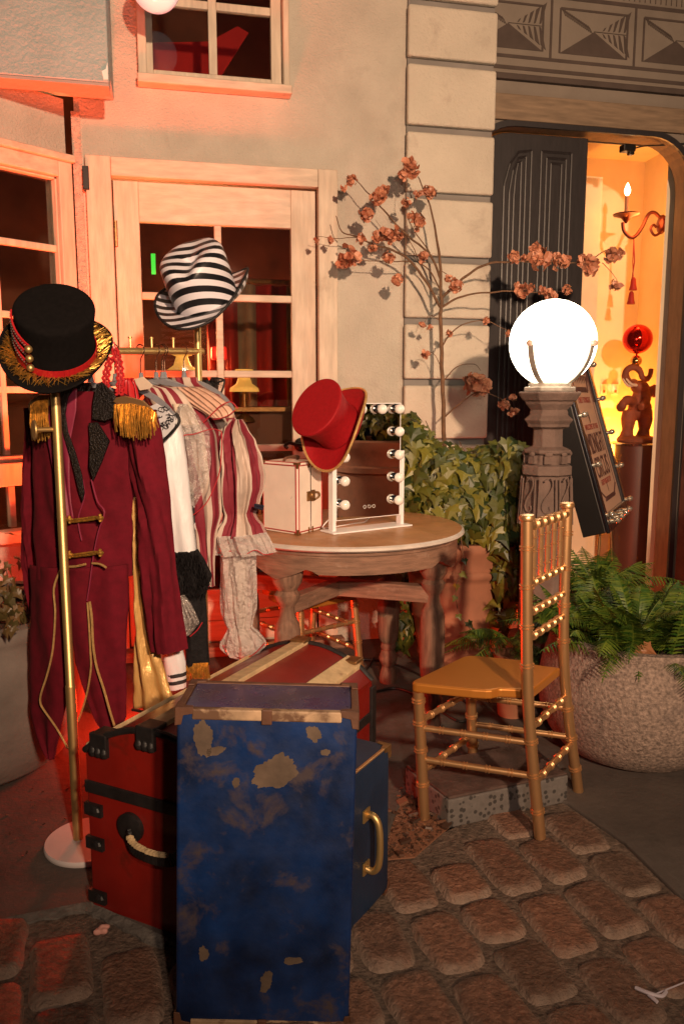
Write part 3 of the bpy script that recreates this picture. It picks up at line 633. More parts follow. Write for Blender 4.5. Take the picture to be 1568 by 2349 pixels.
# tall blue trunk in front
t=thing('blue_travel_chest','tall scuffed blue trunk with peeling paint, standing on end at the front','trunk',(-.165,1.50,-.008))
w_,d_,h_=.345,.165,.652; lean=R(1.5)
X=V((math.cos(lean),0,-math.sin(lean))); Z=V((math.sin(lean),.035,math.cos(lean))).normalized(); Y=Z.cross(X).normalized(); X=Y.cross(Z)
p0=V((-.332,1.425,-.004))
def bp(a,b,c): return p0+X*a+Y*b+Z*c
mb=MB(); mb.hexa([bp(0,0,0),bp(w_,0,0),bp(w_,d_,0),bp(0,d_,0)],[bp(0,0,h_-.001),bp(w_,0,h_-.001),bp(w_,d_,h_-.001),bp(0,d_,h_-.001)]); body=mb.build('body',m_blue,t,bevel=.007,seg=3)
mb=MB(); mb.hexa([bp(.012,.012,h_-.0005),bp(w_-.012,.012,h_-.0005),bp(w_-.012,d_-.012,h_-.0005),bp(.012,d_-.012,h_-.0005)],[bp(.014,.014,h_+.002),bp(w_-.014,.014,h_+.002),bp(w_-.014,d_-.014,h_+.002),bp(.014,d_-.014,h_+.002)]); mb.build('top_panel',m_purp,t,bevel=.001)
for (a,b,c,d,e,f) in((0.03,w_-.03,-.0035,.013,h_-.018,h_+.0035),(0.03,w_-.03,-.0035,.004,.0,.016),(.0,w_,d_-.012,d_+.003,h_-.014,h_+.0035),(-.0035,.012,.0,d_,h_-.014,h_+.003),(w_-.012,w_+.0035,0,d_,h_-.014,h_+.003)):
    mb=MB(); mb.hexa([bp(a,c,e),bp(b,c,e),bp(b,d,e),bp(a,d,e)],[bp(a,c,f),bp(b,c,f),bp(b,d,f),bp(a,d,f)]); mb.build('edge_binding',m_paper if c<0 and e>.1 or e<.1 else m_leath,t,bevel=.003)
for a,sx in((0,1),(w_,-1)):
    for b,sy in((0,1),(d_,-1)):
        cornerpiece(bp(a,b,h_+.003),X*sx,Y*sy,-Z,.036,m_leath,t); 
        if b==0: cornerpiece(bp(a,b,0),X*sx,Y*sy,Z,.034,m_leath,t)
def patch(a,z,ra,rz,rot,seed,jag=.35):
    pts=[]
    for k in range(90):
        th=2*math.pi*k/90; q=1+jag*N.noise(V((math.cos(th)*1.6,math.sin(th)*1.6,seed)))+.16*N.noise(V((math.cos(th)*7,math.sin(th)*7,seed)))
        x,y=ra*q*math.cos(th),rz*q*math.sin(th); pts.append(bp(a+x*math.cos(rot)-y*math.sin(rot),-.0003,z+x*math.sin(rot)+y*math.cos(rot)))
    mb=MB(); mb.prism(pts,-Y*.0005); mb.build('peeled_patch',m_peel,t)
m_peel=mat('bare_fibreboard',(.10,.068,.045),.75,var=.3,vs=25,bump=.3,bs=60,c2=(.10,.06,.035),thr=(.6,14,.2))
for q in((.188,.532,.046,.030,.55,1.3),(.052,.600,.017,.034,.1,2.7),(.075,.572,.020,.008,.3,5.1),(.285,.575,.010,.006,0,3.3),(.180,.10,.012,.022,-.2,6.1),(.232,.145,.020,.008,.1,7.7),(.055,.155,.010,.014,0,8.4),(.262,.61,.012,.018,.5,9.2),(.115,.51,.008,.010,0,10.3)): patch(*q)
mb=MB(); mb.box(bp(w_*.5,-.004,h_-.009),.020,.005,.03,(X,Y,Z)); mb.build('clasp',m_leath,t,bevel=.002); mb=MB(); mb.box(bp(w_*.5,-.004,.009),.018,.005,.022,(X,Y,Z)); mb.build('clasp',m_leath,t,bevel=.002)
# small blue suitcase, right
t=thing('blue_suitcase','dark blue suitcase with gold handle behind the tall blue trunk','suitcase',(0.02,1.82,0))
C=V((.118,1.868,-.003)); A=V((-.505,-.863,0)); B=V((-.863,.505,0)); l_,w2,h2=.285,.165,.387
def sb(a,b,c): return C+A*a+B*b+UP*c
mb=MB(); mb.hexa([sb(0,0,0),sb(l_,0,0),sb(l_,w2,0),sb(0,w2,0)],[sb(0,0,h2),sb(l_,0,h2),sb(l_,w2,h2),sb(0,w2,h2)]); mb.build('body',m_blued,t,bevel=.008,seg=3)
mb=MB(); mb.hexa([sb(.03,-.002,h2-.002),sb(l_-.03,-.002,h2-.002),sb(l_-.03,.006,h2-.002),sb(.03,.006,h2-.002)],[sb(.03,-.002,h2+.003),sb(l_-.03,-.002,h2+.003),sb(l_-.03,.006,h2+.003),sb(.03,.006,h2+.003)]); mb.build('edge_binding',m_goldp,t,bevel=.001)
cornerpiece(sb(0,0,h2),A,B,-UP,.035,m_brass,t); cornerpiece(sb(0,0,0),A,B,UP,.03,m_leath,t)
mb=MB(); hc=.125; pts=[sb(hc-.003,-.004,.262),sb(hc,-.022,.265),sb(hc,-.036,.245),sb(hc,-.04,.195),sb(hc,-.036,.145),sb(hc,-.022,.125),sb(hc+.003,-.004,.128)]
mb.tube(curve(pts,5),.0085,10); mb.box(sb(hc,-.003,.262),.03,.004,.03,(A,B,UP)); mb.box(sb(hc,-.003,.128),.03,.004,.03,(A,B,UP)); mb.build('handle',m_gold,t,smooth=True)
# red steamer trunk with slatted dome
t=thing('red_steamer_chest','red domed steamer trunk with cream slats, black straps and leather end handle','trunk',(-.3,2.0,0))
P0=V((-.612,1.80,-.004)); LD=V((.438,.899,0)).normalized(); WD2=V((LD.y,-LD.x,0)); tl_,tw,th_=.73,.425,.405
def tp(a,b,c): return P0+LD*a+WD2*b+UP*c
dome=.085
prof=[(0,.0),(0,th_)]+[(tw*(i/12),th_+dome*math.sin(math.pi*(i/12))**.75) for i in range(1,12)]+[(tw,th_),(tw,0)]
mb=MB(); mb.prism([tp(0,b,c) for b,c in prof],LD*tl_); body=mb.build('body',m_redt,t,smooth=True,auto=35,bevel=.004)
def dz(b): return th_+dome*math.sin(math.pi*min(.999,max(.001,b/tw)))**.75
for b,wd in((.018,.022),(.19,.046),(.365,.044)):
    mb=MB(); c0,c1=dz(b-wd/2),dz(b+wd/2)
    mb.hexa([tp(-.004,b-wd/2,c0-.004),tp(tl_+.004,b-wd/2,c0-.004),tp(tl_+.004,b+wd/2,c1-.004),tp(-.004,b+wd/2,c1-.004)],[tp(-.006,b-wd/2,c0+.012),tp(tl_+.004,b-wd/2,c0+.012),tp(tl_+.004,b+wd/2,c1+.012),tp(-.006,b+wd/2,c1+.012)])
    mb.build('slat',m_slat,t,bevel=.003)
for a in(.0,tl_-.0):
    mb=MB(); mb.tube([tp(a,b,c+.002) for b,c in prof[1:-1]],.0085,8); mb.build('end_binding',m_blackstrap,t,smooth=True)
for z,b in((.318,.016),(.06,.0)): 
    mb=MB(); mb.box(tp(-.002,tw/2,.318),.008,tw+.004,.030,(LD,WD2,UP)) if z>.1 else mb.box(tp(tl_/2,tw+.001,.30),tl_,.006,.03,(LD,WD2,UP)); mb.build('strap',m_blackstrap,t,bevel=.002)
for z in(.262,.175,.035): mb=MB(); mb.box(tp(-.003,.022,z),.012,.052,.030,(LD,WD2,UP)); mb.ball(tp(-.008,.03,z),.012,(LD,WD2,UP),8,(.6,1.3,1)); mb.build('side_clasp',m_blackstrap,t,bevel=.003)
for b in(.05,.19):
    mb=MB(); z=dz(b); mb.box(tp(-.004,b,z-.014),.016,.05,.058,(LD,WD2,UP)); 
    for q in(-.017,0,.017): mb.ball(tp(-.010,b+q,z-.030),.011,(LD,WD2,UP),8,(.8,1,1.3))
    mb.box(tp(.016,b,z+.007),.05,.05,.012,(LD,WD2,UP)); mb.build('slat_clamp',m_blackstrap,t,bevel=.004)
for b in(.19,.365): mb=MB(); mb.box(tp(tl_-.01,b,dz(b)+.013),.05,.05,.010,(LD,WD2,UP)); mb.build('slat_clamp',m_brass,t,bevel=.003)
mb=MB(); 
for s in(.30,.62):
    mb.box(tp(tl_*s,tw+.004,.18),.03,.008,.34,(LD,WD2,UP))
mb.box(tp(tl_-.004,tw+.003,.2),.03,.012,.38,(LD,WD2,UP)); mb.build('side_strap',m_blackstrap,t,bevel=.002)
for b in(.135,.315): mb=MB(); mb.lathe([(.036,0),(.036,.010),(.026,.014),(.001,.015)],tp(-.001,b,.245),(WD2,UP,-LD),22); mb.build('handle_boss',m_blackstrap,t,smooth=True)
mb=MB(); pts=curve([tp(-.02,.14,.245),tp(-.034,.165,.222),tp(-.038,.20,.213),tp(-.038,.25,.213),tp(-.034,.285,.222),tp(-.02,.31,.245)],5)
X_=UP
for i in range(len(pts)-1):
    d=(pts[i+1]-pts[i]).normalized(); mb.box((pts[i]+pts[i+1])/2,(pts[i+1]-pts[i]).length*1.1,.030,.010,(d,UP.cross(d).cross(d).normalized()*-1,UP.cross(d).normalized()))
hd_=mb.build('leather_handle',m_blackstrap,t,bevel=.002)
mb=MB(); random.seed(2)
for i in range(12,len(pts)-3 if False else 18): mb.ball(pts[i]+UP*.016-LD*.006,.007,None,7,(1.6,1,1))
for i in range(4,13): mb.ball(pts[i]+UP*.015-LD*.004,.0065,None,7,(1.6,1,random.uniform(.7,1.2)))
mb.build('torn_lining',m_slat,hd_,smooth=True)
# ================= TABLE =================
TC=V((.01,3.0,0)); TR=.452; TZ=.75
t=thing('round_table','round marble topped table with weathered oak apron and turned legs','table',tuple(TC))
pr=[(TR-.03,-.022),(TR-.008,-.021),(TR-.0,-.014),(TR-.002,-.006),(TR-.010,-.001)]
mb=MB(); mb.lathe(pr,TC+UP*TZ,n=96,cap=False); mb.add([TC+UP*(TZ-.022)+V((math.cos(R(k*3.75))*(TR-.03),math.sin(R(k*3.75))*(TR-.03),0)) for k in range(96)],[tuple(range(96))])
mb.build('marble_edge',m_marbe,t,smooth=True)
mb=MB(); mb.lathe([(TR-.010,-.0012),(TR-.014,0.0),(.2,0.0005),(.0005,.0005)],TC+UP*TZ,n=96,cap=False); mb.build('marble_top',m_marble,t,smooth=True)
mb=MB(); n=120; r0=TR-.022
legs=[(.335,2.865),(-.19,2.695),(-.375,3.09),(.20,3.34)]
lang=[math.atan2(b-TC.y,a-TC.x) for a,b in legs]
def ap_low(a):
    d=min(abs((a-l+math.pi)%(2*math.pi)-math.pi) for l in lang); return TZ-.022-(.078+.030*max(0,1-d/.20)+(-.016 if .20<d<.36 else 0)*math.sin((d-.2)/.16*math.pi) if d<.36 else .078)
vs=[];
for k in range(n):
    a=2*math.pi*k/n; c_,s__=math.cos(a),math.sin(a)
    for r,z in((r0,TZ-.0225),(r0,TZ-.035),(r0-.004,TZ-.038),(r0-.004,ap_low(a)),(r0-.026,ap_low(a)),(r0-.026,TZ-.0225)): vs.append(TC+V((c_*r,s__*r,z)))
mb.add(vs,[(k*6+j,((k+1)%n)*6+j,((k+1)%n)*6+(j+1)%6,k*6+(j+1)%6) for k in range(n) for j in range(6)]); mb.build('apron',m_oakh,t,smooth=True)
LP=[(.030,.0),(.034,.02),(.030,.05),(.022,.075),(.033,.10),(.036,.115),(.030,.135),(.024,.15),(.030,.165),(.026,.18),(.036,.20),(.040,.24),(.041,.33),(.040,.43),(.036,.455),(.024,.485),(.022,.515),(.030,.53),(.038,.545),(.040,.56),(.030,.575),(.044,.60),(.050,.635),(.050,.66),(.046,.665)]
for a,b in legs:
    p=V((a,b,-.002)); mb=MB(); mb.lathe([(q*1.14,z) for q,z in LP],p,n=22); 
    d=(p-TC); d.z=0; d.normalize(); mb.box(p+UP*.69-d*.004,.088,.088,.07,(d,UP.cross(d),UP)); mb.build('leg',m_oak,t,smooth=True)
def beam(p,q,w,h,m,par,name,bev=.003):
    p,q=V(p),V(q); d=(q-p).normalized(); s=UP.cross(d).normalized(); u=d.cross(s); mb=MB(); mb.box((p+q)/2,(q-p).length,w,h,(d,s,u)); return mb.build(name,m,par,bevel=bev)
A_,B_,C__,D_=[V((a,b,.515)) for a,b in legs]
def bracket_tier(): pass
beam(A_,C__,.045,.062,m_oakh,t,'stretcher'); I_=A_.lerp(C__,.5); 
beam(B_+V((0,0,.001)),D_+V((0,0,.001)),.044,.058,m_oakh,t,'stretcher')
mb=MB(); p=V((*legs[1],0)); d=(p-TC); d.z=0; d.normalize(); sd_=UP.cross(d)
mb.prism([p+d*.046+sd_*x+UP*z for x,z in((-.05,.727),(.05,.727),(.045,.70),(.036,.655),(.012,.645),(0,.625),(-.012,.645),(-.036,.655),(-.045,.70))],d*.003)
for x,z in((-.03,.715),(.03,.715),(-.026,.66),(.026,.66)): mb.ball(p+d*.05+sd_*x+UP*z,.006,None,8)
mb.build('corner_bracket',m_oakh,t,bevel=.001)
# ================= VANITY CASE =================
t=thing('vanity_case','cream train case with red edging and brass latch on the marble table','case',(-.17,2.88,TZ))
c0=V((-.155,2.77,TZ+.0015)); a_=V((-.135,.117,0)); b_=V((.084,.14,0)); hc_=.253
def vp(x,y,z): return c0+a_*x+b_*y+UP*(z*hc_)
mb=MB(); mb.hexa([vp(0,0,0),vp(1,0,0),vp(1,1,0),vp(0,1,0)],[vp(0,0,1),vp(1,0,1),vp(1,1,1),vp(0,1,1)]); mb.build('case_body',m_case,t,bevel=.003)
an=a_.normalized(); bn=b_.normalized()
mb=MB()
def edge(p,q,r=.0022): mb.tube([p,q],r,6)
e=.045
for x in(e,1-e*.7): edge(vp(x,-.004,.02),vp(x,-.004,.98))
for z in(.035,.965): edge(vp(e,-.004,z),vp(1-e*.7,-.004,z))
for y in(e,.45,.55,1-e): 
    if y in(.45,.55): continue
    edge(vp(-.004,y,.02),vp(-.004,y,.98))
for z in(.035,.965): edge(vp(-.004,e,z),vp(-.004,1-e,z))
for x,y,x2,y2 in((e,e,1-e,e),(e,e,e,1-e),(e,1-e,1-e,1-e)): edge(vp(x,y,1.003),vp(x2,y2,1.003))
mb.build('red_edging',m_redline,t,smooth=True)
mb=MB(); mb.tube([vp(-.004,.5,.0),vp(-.004,.5,1)],.0022,6); mb.build('seam',m_chrome,t,smooth=True)
for x,y in((0,0),(1,0),(0,1),(0,.43),(0,.57)):
    for z in(0,1):
        sx=an if x==0 else -an; sy=bn if y<.5 else -bn
        if y in(.43,.57):
            mb=MB(); mb.box(vp(-.006,y,.03 if z==0 else .97),.004,.008,.024,(an,bn,UP)); mb.build('corner_cap',m_brass,t,bevel=.001)
        else: cornerpiece(vp(x,y,z),sx,sy,UP if z==0 else -UP,.021,m_brass,t,.002)
mb=MB(); mb.box(vp(-.012,.42,.52),.006,.022,.034,(an,bn,UP)); mb.box(vp(-.012,.58,.52),.006,.024,.040,(an,bn,UP)); mb.ball(vp(-.03,.5,.53),.011,(an,bn,UP),10,(1,1,1.2)); mb.tube(curve([vp(-.02,.60,.56),vp(-.06,.72,.56),vp(-.06,.78,.50),vp(-.02,.66,.46)],4),.0035,6); mb.build('latch',m_brass,t,smooth=True)
mb=MB(); mb.tube(curve([vp(.55,.25,1.0),vp(.5,.27,1.05),vp(.5,.73,1.05),vp(.55,.75,1.0)],5),.005,8); mb.build('handle',m_leath,t,smooth=True)
# ================= VANITY MIRROR =================
mo=V((-.03,2.83,TZ)); md=V((.835,.55,0)).normalized(); mn=V((md.y,-md.x,0)); ml=.305
t=thing('vanity_mirror','white framed table mirror with round bulbs, on the marble table','mirror',(.1,2.91,TZ))
def mp(a,z,o=0): return mo+md*a+mn*o+UP*z
mb=MB(); mb.hexa([mp(-.03,.0012,.045),mp(ml+.02,.0012,.045),mp(ml+.02,.0012,-.045),mp(-.03,.0012,-.045)],[mp(-.03,.007,.045),mp(ml+.02,.007,.045),mp(ml+.02,.007,-.045),mp(-.03,.007,-.045)]); mb.build('base_plate',m_lacq,t,bevel=.0015)
for a in(-.004,ml-.004):
    mb=MB(); hh_=.285; mb.hexa([mp(a-.008,.007,.014),mp(a+.006,.007,.014),mp(a+.006,.007,-.016),mp(a-.008,.007,-.016)],[mp(a-.008,hh_,.014),mp(a+.006,hh_,.014),mp(a+.006,hh_,-.016),mp(a-.008,hh_,-.016)]); mb.build('side_post',m_lacq,t,bevel=.0015)
zb0,zt0=.042,.462
mb=MB(); mb.hexa([mp(.004,zb0,.008),mp(ml-.012,zb0,.008),mp(ml-.012,zb0,-.014),mp(.004,zb0,-.014)],[mp(.004,zt0,.008),mp(ml-.012,zt0,.008),mp(ml-.012,zt0,-.014),mp(.004,zt0,-.014)]); mb.build('frame',m_lacq,t,bevel=.0015)
mb=MB(); mb.add([mp(.0075,zb0+.003,.0085),mp(ml-.016,zb0+.003,.0085),mp(ml-.016,zt0-.003,.0085),mp(.0075,zt0-.003,.0085)],[(0,1,2,3)]); mb.build('mirror_glass',m_mirror,t)
bl=[(ml-.036,z) for z in(.44,.357,.272,.187,.102)]+[(.028,z) for z in(.102,.187,.272,.357,.44)]+[(.1,.44),(.19,.44)]
for a,z in bl:
    mb=MB(); mb.lathe([(.0155,0),(.0155,.014),(.015,.016)],mp(a,z,.009),(md,UP,mn),18); so=mb.build('bulb_socket',m_chrome,t,smooth=True)
    mb=MB(); mb.ball(mp(a,z,.032),.0185,(md,UP,mn),18,(1,1,.95)); mb.build('bulb',m_bulbw,so,smooth=True,auto=False)
mb=MB()
for a in(.13,.15,.17): mb.lathe([(.0055,0),(.0065,0),(.0065,.0006),(.0055,.0006)],mp(a,.085,.0088),(md,UP,mn),16,cap=False)
mb.build('touch_buttons',m_bulbw,t)
mb=MB(); mb.tube(curve([mp(.01,.06,-.02),mp(-.02,.02,-.04),mp(.02,.004,-.08),mp(.15,.004,-.11),mp(.22,.004,-.12),mp(.3,.004,-.2)],6),.0022,6); mb.build('white_cable',m_lacq,t,smooth=True)
# ================= CHIAVARI CHAIRS =================
def spline_post(mb,p,q,r,rings,ringr=None,mid=None):
    p,q=V(p),V(q); d=(q-p)
    pts=[p+d*(i/12) for i in range(13)]
    if mid is not None:
        pts=curve([p,mid,q],8)
    mb.tube(pts,r,12)
    L=[0]; 
    for i in range(1,len(pts)): L.append(L[-1]+(pts[i]-pts[i-1]).length)
    for f in rings:
        s=f*L[-1]; i=max(j for j in range(len(L)) if L[j]<=s+1e-6); i=min(i,len(pts)-2); tt=(s-L[i])/(L[i+1]-L[i]); c=pts[i].lerp(pts[i+1],tt); ax=frame(pts[i+1]-pts[i])
        for o in(-.0045,.0045):
            mb.lathe([(r*.98,o-.0028),(r*1.25,o-.001),(r*1.25,o+.001),(r*.98,o+.0028)],c,ax,12,cap=False)
def chair(label,F1,F2,B1,B2,f1,f2,b1,b2,t1,t2,zs,group):
    # F/B seat corners (xy), f/b feet, t1,t2 tops of back posts
    ctr=(V((*F1,0))+V((*F2,0))+V((*B1,0))+V((*B2,0)))/4
    t=thing('chiavari_chair',label,'chair',tuple(ctr),group)
    def v(p,z): return V((p[0],p[1],z))
    F1,F2,B1,B2=[V((*p,0)) for p in(F1,F2,B1,B2)]
    # seat with scalloped side notch near the back posts
    fr=(F1-B1).normalized(); ctr2=ctr
    def lp(a,b): # a 0 front..1 back ; b 0..1 side 1->2
        return (F1.lerp(B1,a)).lerp(F2.lerp(B2,a),b)
    out=[]
    def rc(c,p,q,n=5,r=.035):
        c,p,q=V(c),V(p),V(q); a=c+(p-c).normalized()*r; b=c+(q-c).normalized()*r
        return [(a*(1-k/n)**2+c*2*(k/n)*(1-k/n)+b*(k/n)**2) for k in range(n+1)]
    out+=rc(F1,F2,B1,6)
    out+=[lp(.55,-.01),lp(.66,.0),lp(.70,.02),lp(.74,.085),lp(.86,.105),lp(1.0,.11)]
    out+=[lp(1.0,.89),lp(.86,.895),lp(.74,.915),lp(.70,.98),lp(.66,1.0),lp(.55,1.01)]
    out+=rc(F2,B2,F1,6)
    mb=MB(); mb.prism([p+UP*(zs-.028) for p in out],UP*.028); mb.build('seat',m_goldseat,t,bevel=.006,seg=3)
    zb=zs-.028
    mb=MB(); 
    pbs=[]
    for foot,Bc,top in((b1,B1,t1),(b2,B2,t2)):
        mb=MB(); foot=V(foot); top=V(top); mid=V((Bc.x,Bc.y,zs-.0)); spline_post(mb,foot,top,.0165,[.09,.21,.32,.56,.68,.80,.915],mid=mid)
        ax=frame(top-mid); mb.lathe([(.0165,-.004),(.021,-.001),(.022,.006),(.019,.012),(.004,.0145)],top,ax,14); mb.build('back_post',m_goldp,t,smooth=True); 
        cc=curve([foot,mid,top],8); pbs.append(cc)
    fl=[]
    for foot,Fc in((f1,F1),(f2,F2)):
        foot=V(foot); top=V((Fc.x,Fc.y,zb)).lerp(V((ctr.x,ctr.y,zb)),.12); mb=MB(); spline_post(mb,foot,top,.0165,[.28,.55,.76,.93]); mb.build('leg',m_goldp,t,smooth=True); fl.append((foot,top))
    def pz(c,z):
        for i in range(len(c)-1):
            if c[i].z<=z<=c[i+1].z: return c[i].lerp(c[i+1],(z-c[i].z)/(c[i+1].z-c[i].z))
        return c[-1]
    def fz(l,z): a,b=l; return a.lerp(b,(z-a.z)/(b.z-a.z))
    def rung(p,q,r=.0095,n=4): mb=MB(); spline_post(mb,p,q,r,[(k+1)/(n+1) for k in range(n)]); mb.build('rung',m_goldp,t,smooth=True)
    for z in(.19,.29):
        rung(fz(fl[0],z),pz(pbs[0],z)); rung(fz(fl[1],z),pz(pbs[1],z))
    for z in(.15,.31): rung(fz(fl[0],z),fz(fl[1],z))
    rung(pz(pbs[0],.17),pz(pbs[1],.17)); rung(pz(pbs[0],.33),pz(pbs[1],.33))
    for z in(.585,.655,.735,.895): rung(pz(pbs[0],z),pz(pbs[1],z),.010 if z<.8 else .0125,5)
    for k in range(5):
        f=(k+1)/6; a=pz(pbs[0],.735).lerp(pz(pbs[1],.735),f); b=pz(pbs[0],.89).lerp(pz(pbs[1],.89),f)
        mb=MB(); d=b-a; mb.tube([a,a+d*.1,a+d*.2,a+d*.5,a+d*.8,a+d*.9,b],[.005,.0075,.0065,.0075,.0065,.0075,.005],8); 
        for q in(.25,.55,.8): mb.lathe([(.006,-.003),(.0095,-.001),(.0095,.001),(.006,.003)],a+d*q,frame(d),8,cap=False)
        mb.build('spindle',m_goldp,t,smooth=True)
    return t
chair('gold bamboo style chair standing free beside the concrete block','x','x','x','x',0,0,0,0,0,0,0,0) if False else None
chair('gold bamboo style chair standing free in front of the stone lamp column',(.187,2.17),(.393,2.42),(.507,2.085),(.672,2.325),(.244,2.213,-.003),(.436,2.49,0),(.559,2.096,.004),(.747,2.371,0),(.489,2.085,.915),(.662,2.325,.915),.432,'gold bamboo style chairs')
sh_=V((-.61,.79,0))*.03
def q2(x,y): return (x+sh_.x,y+sh_.y)
chair('gold bamboo style chair pushed under the round marble table',q2(-.15,3.0),q2(.093,3.19),q2(-.35,3.26),q2(-.108,3.45),(*q2(-.14,2.99),0),(*q2(.103,3.18),0),(*q2(-.37,3.29),0),(*q2(-.13,3.48),0),(*q2(-.38,3.30),.915),(*q2(-.14,3.49),.915),.432,'gold bamboo style chairs')
# ================= CONCRETE BLOCK, CABLE, LITTER =================
a=V((.308,2.164,0));b=V((.698,2.318,0));d=V((.199,2.37,0)); c=b+(d-a)
m_block=mat('aggregate_concrete',(.13,.115,.105),.85,var=.15,vs=60,bump=.8,bs=60)
_nt=m_block.node_tree;_b=_nt.nodes['Principled BSDF'];_vo=_nt.nodes.new('ShaderNodeTexVoronoi'); _vo.inputs['Scale'].default_value=52; _tc=_nt.nodes.new('ShaderNodeTexCoord'); _nt.links.new(_tc.outputs['Object'],_vo.inputs[0])
_r=ramp(_nt,_vo.outputs['Distance'],[(.30,(.2,.2,.2)),(.38,(1,1,1))]); _m=_nt.nodes.new('ShaderNodeMix'); _m.data_type='RGBA'; _m.blend_type='MULTIPLY'; _m.inputs[0].default_value=.85; _old=_b.inputs['Base Color'].links[0].from_socket; _nt.links.new(_old,_m.inputs[6]); _nt.links.new(_r,_m.inputs[7]); _nt.links.new(_m.outputs[2],_b.inputs['Base Color'])
t=thing('concrete_block','flat concrete block with pebbly cut edge between the front gold chair legs','block',tuple((a+c)/2))
mb=MB(); mb.prism([p+UP*-.010 for p in(a,b,c,d)],UP*.088); mb.build('block_body',m_block,t,bevel=.004,seg=2)
mb=MB(); mb.prism([(p+((a+c)/2-p)*.012)+UP*.0785 for p in(a,b,c,d)],UP*.009); mb.build('worn_top',mat('worn_block_top',(.075,.045,.036),.85,var=.5,vs=14,bump=.9,bs=60,bd=.006,detail=8),t,bevel=.004)
mb=MB(); mb.tube(curve([G(860,1590)+UP*.006,G(905,1582)+UP*.006,G(960,1600)+UP*.006,(.45,2.9,.006),(.5,3.1,.006),(.2,3.6,.006),(-.1,3.5,.006),(0,3.3,.006),(.1,3.45,.006),(.15,3.65,.006)],8),.0055,8); o=mb.build('power_cable',m_rubber,None,smooth=True,origin=(.1,2.8,0)); tag(o,'thin black power cable lying on the floor below the table','cable')
mb=MB(); random.seed(4)
p=G(233,2145)
for i in range(9): mb.ball(p+V((random.uniform(-.012,.012),random.uniform(-.008,.008),.008+random.uniform(0,.012))),.009,None,6,(1.2,.7,.8))
o=mb.build('crumpled_litter',m_litter,None,origin=p,remesh=.003); tag(o,'small crumpled pink paper scrap on the cobbles left of the trunks','litter')
mb=MB(); p=G(1497,2290)+UP*.008
mb.tube(curve([p+V((-.03,.02,0)),p+V((-.01,0,.004)),p+V((.015,-.004,0)),p+V((.03,.01,0))],4),[.004]*13,6); mb.tube([p+V((-.01,0,0)),p+V((.0,-.02,.0))],.004,6); mb.tube([p,p+V((.10,.045,0))],.0016,5)
o=mb.build('wire_scrap',mat('white_scrap',(.5,.45,.5),.6),None,smooth=True,origin=p); tag(o,'small pale twisted scrap with a wire on the right cobbles','litter')
# ================= LAMP COLUMN =================
LC=V((.796,3.10,0)); k_=.1735/1835*3.10*.97
def zc(y): return at(1270,846.5+.1735*y,3.05).z
t=thing('globe_lamp_post','lit white globe lamp on carved octagonal stone column','lamp post',tuple(LC))
prof=[(1.75,-.004),(1.75,.06),(1.55,.08),(1.5,.16),(1.15,.22),(1.05,.30),(1.0,.36)]
prof=[(.1*a*.93,z) for a,z in prof]
for hw,y in((345,1900),(325,1650),(288,1430),(285,1420),(350,1400),(350,1285),(272,1260),(272,1140),(325,1112),(330,1075),(212,1030),(204,800),(230,785),(292,768),(292,735),(345,672),(268,612),(268,565),(250,545),(330,462),(335,432),(375,410),(432,328),(430,300)): prof.append((hw*k_,zc(y)))
mb=MB(); mb.lathe(prof,LC,n=8,ph=R(12)); column=mb.build('stone_column',m_col,t,bevel=.004)
mb=MB()
for a in range(8):  # raised carved scrolls on the shaft faces
    an_=R(12+22.5+45*a); d=V((math.cos(an_),math.sin(an_),0)); s=UP.cross(d)
    zz0=zc(1650); rr=.088
    pts=[LC+d*(rr+.006)+s*(x)+UP*(zz0+z) for x,z in((-.012,.05),(.010,.065),(.020,.04),(.010,.01),(-.010,-.02),(-.018,-.05),(-.005,-.07),(.012,-.06),(.010,-.045))]
    mb.tube(curve(pts,4),.0035,6); 
    mb.tube([LC+d*(rr+.006)+s*-.03+UP*(zz0+.06),LC+d*(rr+.015)+s*-.034+UP*(zz0-.12)],.003,6); mb.tube([LC+d*(rr+.006)+s*.03+UP*(zz0+.06),LC+d*(rr+.015)+s*.034+UP*(zz0-.12)],.003,6)
    zb2=zc(1200); mb.box(LC+d*(.078)+UP*zb2,.02,.03,.03,(d,s,UP)); mb.ball(LC+d*.086+UP*(zb2+.022),.013,(d,s,UP),8,(.7,1.3,.8))
mb.build('carved_scrolls',m_col,column,smooth=True)
zt_=zc(300); GR=.163; GC=LC+V((.006,0,0)); GC.z=at(1275,787,3.1).z
mb=MB(); mb.lathe([(357*k_,zt_+.001),(357*k_,zc(240)),(345*k_,zc(235))],LC,n=8,ph=R(12)); mb.build('cap_plate',m_colcap,t,bevel=.004)
mb=MB(); mb.lathe([(280*k_,zc(235)),(280*k_,zc(185)),(.06,zc(180))],LC,n=24); mb.build('lamp_collar',m_colcap,t,smooth=True)
mb=MB(); 
mb.ball(GC,GR,None,40); mb.build('globe',m_globe,t,smooth=True,auto=False)
for aa in(-132,-48,48,132):
    d=V((math.cos(R(aa)),math.sin(R(aa)),0)); mb=MB(); pts=[]
    for k in range(12):
        th=R(-62+62*k/11); pts.append(GC+d*(GR+.006)*math.cos(th)+UP*((GR+.006)*math.sin(th)))
    s=UP.cross(d)
    for i in range(len(pts)-1):
        dd=(pts[i+1]-pts[i]).normalized(); mb.box((pts[i]+pts[i+1])/2,(pts[i+1]-pts[i]).length*1.08,.022,.005,(dd,s,dd.cross(s)))
    arm=mb.build('globe_arm',m_colcap,t); mb=MB(); mb.ball(pts[-1]+d*.008-UP*.008,.0125,None,12); mb.build('thumb_screw',mat('pearl_knob',(.7,.5,.4),.3) if 'pearl_knob' not in bpy.data.materials else bpy.data.materials['pearl_knob'],arm,smooth=True)
